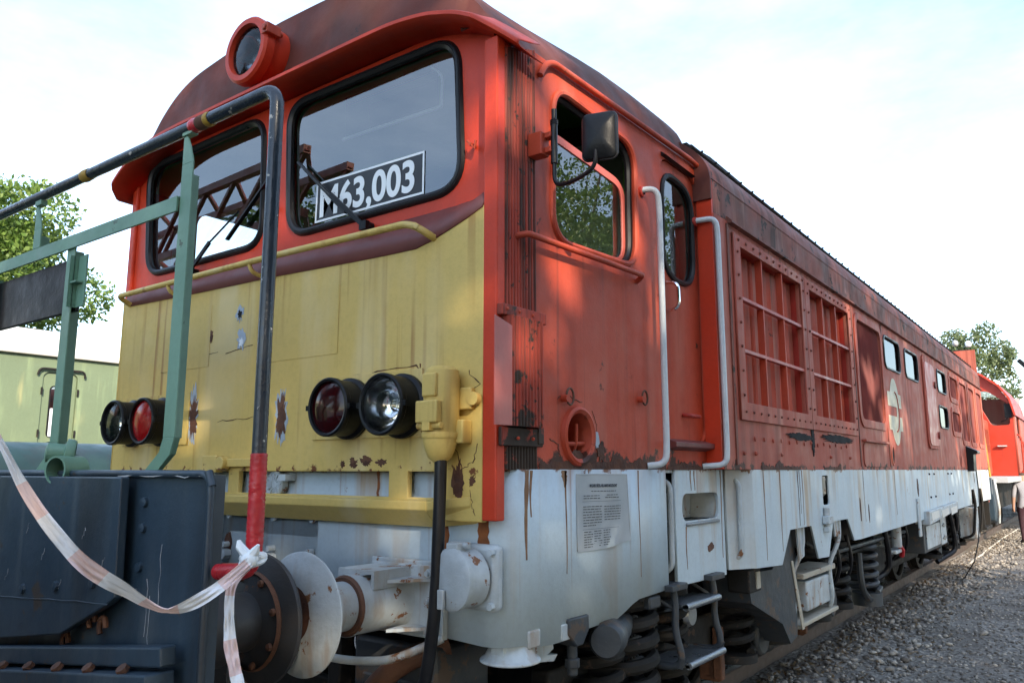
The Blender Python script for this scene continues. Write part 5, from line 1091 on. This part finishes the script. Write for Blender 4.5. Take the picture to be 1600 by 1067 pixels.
# ================================================================== SECOND LOCOMOTIVE behind
S2 = thing('shunting_locomotive', 'sunlit orange red shunter standing behind the weathered locomotive', 'locomotive', (-.1, 24, 0))
MB().box(-1.2,1.02,17.6,21.0,1.46,2.85).build('hood', 'orange_pale', S2, bev=.06)
m = MB()
for i in range(16): m.box(1.021,1.035,20.0,20.8,2.05+i*.035,2.07+i*.035)
stuffpart(m.joined().build('hood_louvre', 'orange_pale', S2, smooth=False))
for y in (18.6,19.7): MB().box(1.021,1.032,y,y+.9,1.55,2.0).build('hood_door', 'orange_pale', S2, smooth=False, bev=.006)
cw = [(-1.75,1.46),(1.56,1.46),(1.60,2.9),(1.50,3.35),(1.30,3.68),(.95,3.98),(.6,4.10),(-.8,4.10),(-1.2,3.98),(-1.5,3.68),(-1.75,3.2)]
cb = sheet('cab_front', cw, [rquad([(1.10,2.70),(1.50,2.72),(1.50,3.25),(1.05,3.60),(.7,3.60)], .08)], FRONT(21.0), .05, 'orange_red', S2, bevel=.006)
pane('cab_window', rquad([(1.10,2.70),(1.50,2.72),(1.50,3.25),(1.05,3.60),(.7,3.60)], .08), FRONT(21.02), 'glass', cb)
MB().prism([(x,20.85,z) for x, z in [(1.64,2.95),(1.55,3.38),(1.34,3.73),(.98,4.03),(.6,4.16),(-.8,4.16),(-1.2,4.03),(-1.55,3.7),(-1.8,3.2),(-1.76,3.2),(-1.5,3.66),(-1.2,3.99),(-.8,4.11),(.6,4.11),(.95,3.99),(1.31,3.69),(1.51,3.36),(1.60,2.95)]], (0,3.4,0)).build('cab_roof', 'orange_red', S2, smooth=False)
sheet('cab_side', [(21.0,1.46),(24,1.46),(24,3.2),(21,3.0)], [rr(21.5,22.4,2.4,3.0,.08)], SIDE(1.60), .04, 'orange_pale', S2, bevel=.004)
MB().box(-1.7,1.55,23.95,24.0,1.46,3.6).build('cab_back', 'lamp_grey', S2, smooth=False)
MB().prism([(.2,20.9,4.11),(.8,20.9,4.11),(.62,20.9,4.42),(.2,20.9,4.5)], (0,.8,0)).build('roof_box', 'orange_red', S2, smooth=False, bev=.02)
MB().box(-1.7,1.64,17.2,30,1.33,1.45).build('deck_frame', 'lamp_grey', S2, smooth=False, bev=.01)
MB().prism([(-1.6,17.15,1.44),(-1.6,17.10,1.1),(-1.6,17.25,.55),(-1.6,17.35,.5),(-1.6,17.9,.5),(-1.6,17.9,1.33)], (2.95,0,0)).build('buffer_beam', 'navy', S2, smooth=False, bev=.02)
MB().tube(path([(1.38,17.2,1.40),(1.40,17.15,1.2),(1.42,17.25,.8),(1.38,17.4,.5)],.1,6),.03,8).build('step_edge', 'white_part', S2)
MB().tube(path([(1.20,17.4,2.70),(1.24,17.4,2.6),(1.32,17.3,1.2)],.05),.022,8).tube(path([(1.02,18.2,1.5),(1.12,18.2,1.6),(1.12,18.2,2.5),(1.02,18.25,2.55)],.05),.018,8).build('hand_rail', 'tape_yellow', S2)
MB().tube(path([(1.60,21.2,1.5),(1.68,21.2,1.6),(1.68,21.2,2.4),(1.6,21.2,2.5)],.05),.02,8).tube(path([(1.60,21.9,1.5),(1.68,21.9,1.6),(1.68,21.9,2.3),(1.6,21.9,2.4)],.05),.02,8).build('hand_rail', 'orange_red', S2)
MB().box(1.40,1.55,20.93,20.97,2.9,3.25).tube([(1.30,20.98,2.8),(1.42,20.94,2.85),(1.48,20.94,2.95)],.012,6).build('mirror', 'black_lamp', S2, bev=.02)
MB().box(1.18,1.38,20.9,21.0,2.18,2.21).build('footboard', 'lamp_grey', S2, smooth=False)
for y in (18.8,20.6,24,26): MB().lathe([(.2,0),(.46,.02),(.49,.06),(.46,.12)], (TX+.65,y,.48), (1,0,0), 24).build('wheel', 'dark_iron', S2)
MB().box(-1.3,1.2,18,29,.7,1.3).build('underframe', 'dark_iron', S2, smooth=False)
MB().box(-1.2,1.05,24.0,29.5,1.46,2.8).build('hood', 'orange_red', S2, bev=.06)
# a maroon wagon farther on
mw = thing('goods_wagon', 'dark maroon wagon at the far end of the track', 'wagon', (-.1, 36, 0))
MB().box(-1.5,1.45,31.5,41,1.1,3.3).build('body', 'maroon_wagon', mw, bev=.03, smooth=False)
MB().box(-1.5,1.5,31.2,41.2,1.0,1.1).build('frame', 'dark_iron', mw, smooth=False)
MB().grid([[(XC+1.58*math.sin(a),y,3.28+.35*math.cos(a)-.0) for a in [R(-90+i*15) for i in range(13)]] for y in (31.45,41.05)]).build('roof', 'red_louvre', mw, solid=.03)
for y in (33,39): MB().lathe([(.2,0),(.46,.02),(.49,.06),(.46,.12)], (TX+.65,y,.48), (1,0,0), 24).build('wheel', 'dark_iron', mw)
for y in (33.5,35.5,37.5): MB().box(1.45,1.47,y,y+.06,1.12,3.28).build('rib', 'maroon_wagon', mw, smooth=False)

# ================================================================== LAMP POSTS, ROPE, CABLE
lp = thing('yard_lamp', 'grey yard lamp post with a white lamp head before the far tree', 'lamp post', (-.85, 34, -.16))
MB().tube([(-.85,34,-.16),(-.85,34,6.3)],[.09,.05],12).build('post', 'lamp_grey', lp)
MB().box(-.74,-.52,33.85,34.1,6.52,6.78).build('lamp_head', 'number_white', lp, bev=.08); MB().box(-1.2,-.98,33.85,34.15,6.6,6.86).build('lamp_head', 'lamp_grey', lp, bev=.1); MB().cyl((-1.2,34,6.4),(-.6,34,6.4),.04).build('cross_arm', 'dark_iron', lp)
lp = thing('yard_lamp', 'dark lamp head on a pole at the right edge of the sky', 'lamp post', (1.75, 33, -.16))
MB().tube(path([(2.9,33,-.16),(2.9,33,5.6),(1.5,33,5.75)],.4,6),.05,10).build('post', 'lamp_grey', lp)
MB().bar((1.08,33,5.75),(1.36,33,5.42),.16,.20,(0,1,0)).build('lamp_head', 'black_lamp', lp, bev=.04)
rp = MB().tube([(1.076,14.87,-.128),(1.06,15.8,-.125),(1.075,16.8,-.128),(1.04,17.8,-.127),(1.05,19.5,-.126),(1.023,21.4,-.127),(1.07,25.6,-.128),(1.17,29.3,-.128),(1.4,34,-.128)],.016,6).build('ground_rope', 'rope', None)
tag(rp, 'pale rope lying across the gravel toward the standing person', 'rope')
cb_ = MB().tube([(XE+.10,12.36,1.60),(XE+.11,12.34,1.3),(XE+.10,12.3,.9),(XE+.06,12.2,.5),(XE-.0,12.0,.2),(XE-.15,12.0,-.05),(XE-.25,12.4,-.145)],.010,6).build('hanging_cable', 'black_rubber', None)
tag(cb_, 'thin dark cable hanging from the rear side socket to the gravel', 'cable')

# ================================================================== PERSON at the right edge
def person(loc, rz):
    t = thing('person', 'person in a grey shirt and dark maroon trousers at the right edge', 'person', loc)
    J = {'pel':(0,0,.93,.135),'spi':(0,.0,1.10,.125),'che':(0,.0,1.30,.14),'nek':(0,0,1.46,.055),'hed':(0,-.015,1.56,.075),'top':(0,-.02,1.66,.085)}
    E_ = [('pel','spi'),('spi','che'),('che','nek'),('nek','hed'),('hed','top')]
    for s, n in ((-1,'l'),(1,'r')):
        J[n+'sh'] = (s*.17,0,1.40,.065); J[n+'el'] = (s*.235,.03,1.12,.048); J[n+'wr'] = (s*.24,-.04,.88,.033); J[n+'ha'] = (s*.235,-.07,.80,.034)
        J[n+'hp'] = (s*.095,0,.86,.098); J[n+'kn'] = (s*.105,-.02,.48,.064); J[n+'an'] = (s*.11,.02,.09,.042); J[n+'to'] = (s*.125,-.13,.03,.036)
        E_ += [('che',n+'sh'),(n+'sh',n+'el'),(n+'el',n+'wr'),(n+'wr',n+'ha'),('pel',n+'hp'),(n+'hp',n+'kn'),(n+'kn',n+'an'),(n+'an',n+'to')]
        for k in range(4): J[n+'f%d'%k] = (s*.235+(k-1.5)*.008*s,-.075-.018*(k-1.5),.725,.009); E_.append((n+'ha',n+'f%d'%k))
        J[n+'th'] = (s*.215,-.115,.77,.010); E_.append((n+'ha',n+'th'))
    ks = list(J); me = bpy.data.meshes.new('body'); me.from_pydata([J[k][:3] for k in ks], [(ks.index(a), ks.index(b)) for a, b in E_], [])
    o = bpy.data.objects.new('body', me); COL.objects.link(o)
    md = o.modifiers.new('skin', 'SKIN'); sv = me.skin_vertices[0].data
    for i, k in enumerate(ks): sv[i].radius = (J[k][3], J[k][3]); sv[i].use_root = (k == 'pel')
    sb = o.modifiers.new('sub', 'SUBSURF'); sb.levels = 2; sb.render_levels = 2
    dg = bpy.context.evaluated_depsgraph_get(); em_ = bpy.data.meshes.new_from_object(o.evaluated_get(dg)); bpy.data.objects.remove(o)
    em_.materials.clear()
    for n in ('skin','shirt','trousers','shoe','hair'): em_.materials.append(MATS[n])
    for p in em_.polygons:
        c = p.center; z = c.z; ax_ = abs(c.x)
        p.material_index = 4 if (z > 1.60 and c.y > -.05) or z > 1.69 else 0 if z > 1.45 else (1 if z > 1.08 or (ax_ < .19 and z > .84) else 0) if (z > .82 or ax_ > .2) and not (ax_ < .19 and z < .84) else 2 if z > .085 else 3
        p.use_smooth = True
    b = bpy.data.objects.new('body', em_); COL.objects.link(b); b.parent = t; b.scale = (1.04,1.0,1.02)
    for s in (-1,1): x = MB().ball((s*.03,-.098,1.625),.011,8,6).build('eye', 'hair', None); x.parent = t
    x = MB().prism([(-.012,-.095,1.59),(.012,-.095,1.59),(0,-.10,1.635)], (0,-.024,-.004)).build('nose', 'skin', None); x.parent = t
    x = MB().box(-.024,.024,-.102,-.09,1.555,1.563).build('mouth', 'maroon', None); x.parent = t
    t.rotation_euler = (0,0,rz); return t
person((1.66, 20.7, -.155), R(200))

# ================================================================== CRANE JIB on the next track (mirrors in the windscreens)
cj = thing('crane_jib', 'dark red lattice crane jib mirrored in the left windscreen', 'crane', (-6.5,-3.6,-.16))
m = MB(); A = Vector((-3.2,-2.8,4.6)); B = Vector((-12,-4.4,5.4)); n = 10
off = [Vector((0,.3,.35)),Vector((0,.3,-.35)),Vector((0,-.3,.35)),Vector((0,-.3,-.35))]
for o_ in off: m.bar(A+o_, B+o_*1.1, .09, .09)
for i in range(n):
    for a, b in ((0,1),(2,3),(0,2),(1,3)):
        p = A.lerp(B, i/n)+off[a]; q = A.lerp(B, (i+1)/n)+off[b]; m.bar(p, q, .05, .05)
m.build('lattice', 'crane_red', cj, smooth=False)
MB().bar((-6.5,-3.6,-.16),(-6.5,-3.4,5.0),.5,.5,(0,1,0)).bar((-6.5,-3.6,2.0),(-4.2,-3.0,4.6),.16,.16).build('mast', 'crane_red', cj, smooth=False)
MB().box(-8.0,-5.2,-5.4,-2.6,.9,2.6).build('cab', 'green_tank', cj, smooth=False, bev=.05)
MB().box(-8.2,-4.9,-8,-1.8,.5,.9).build('base_frame', 'dark_iron', cj, smooth=False)
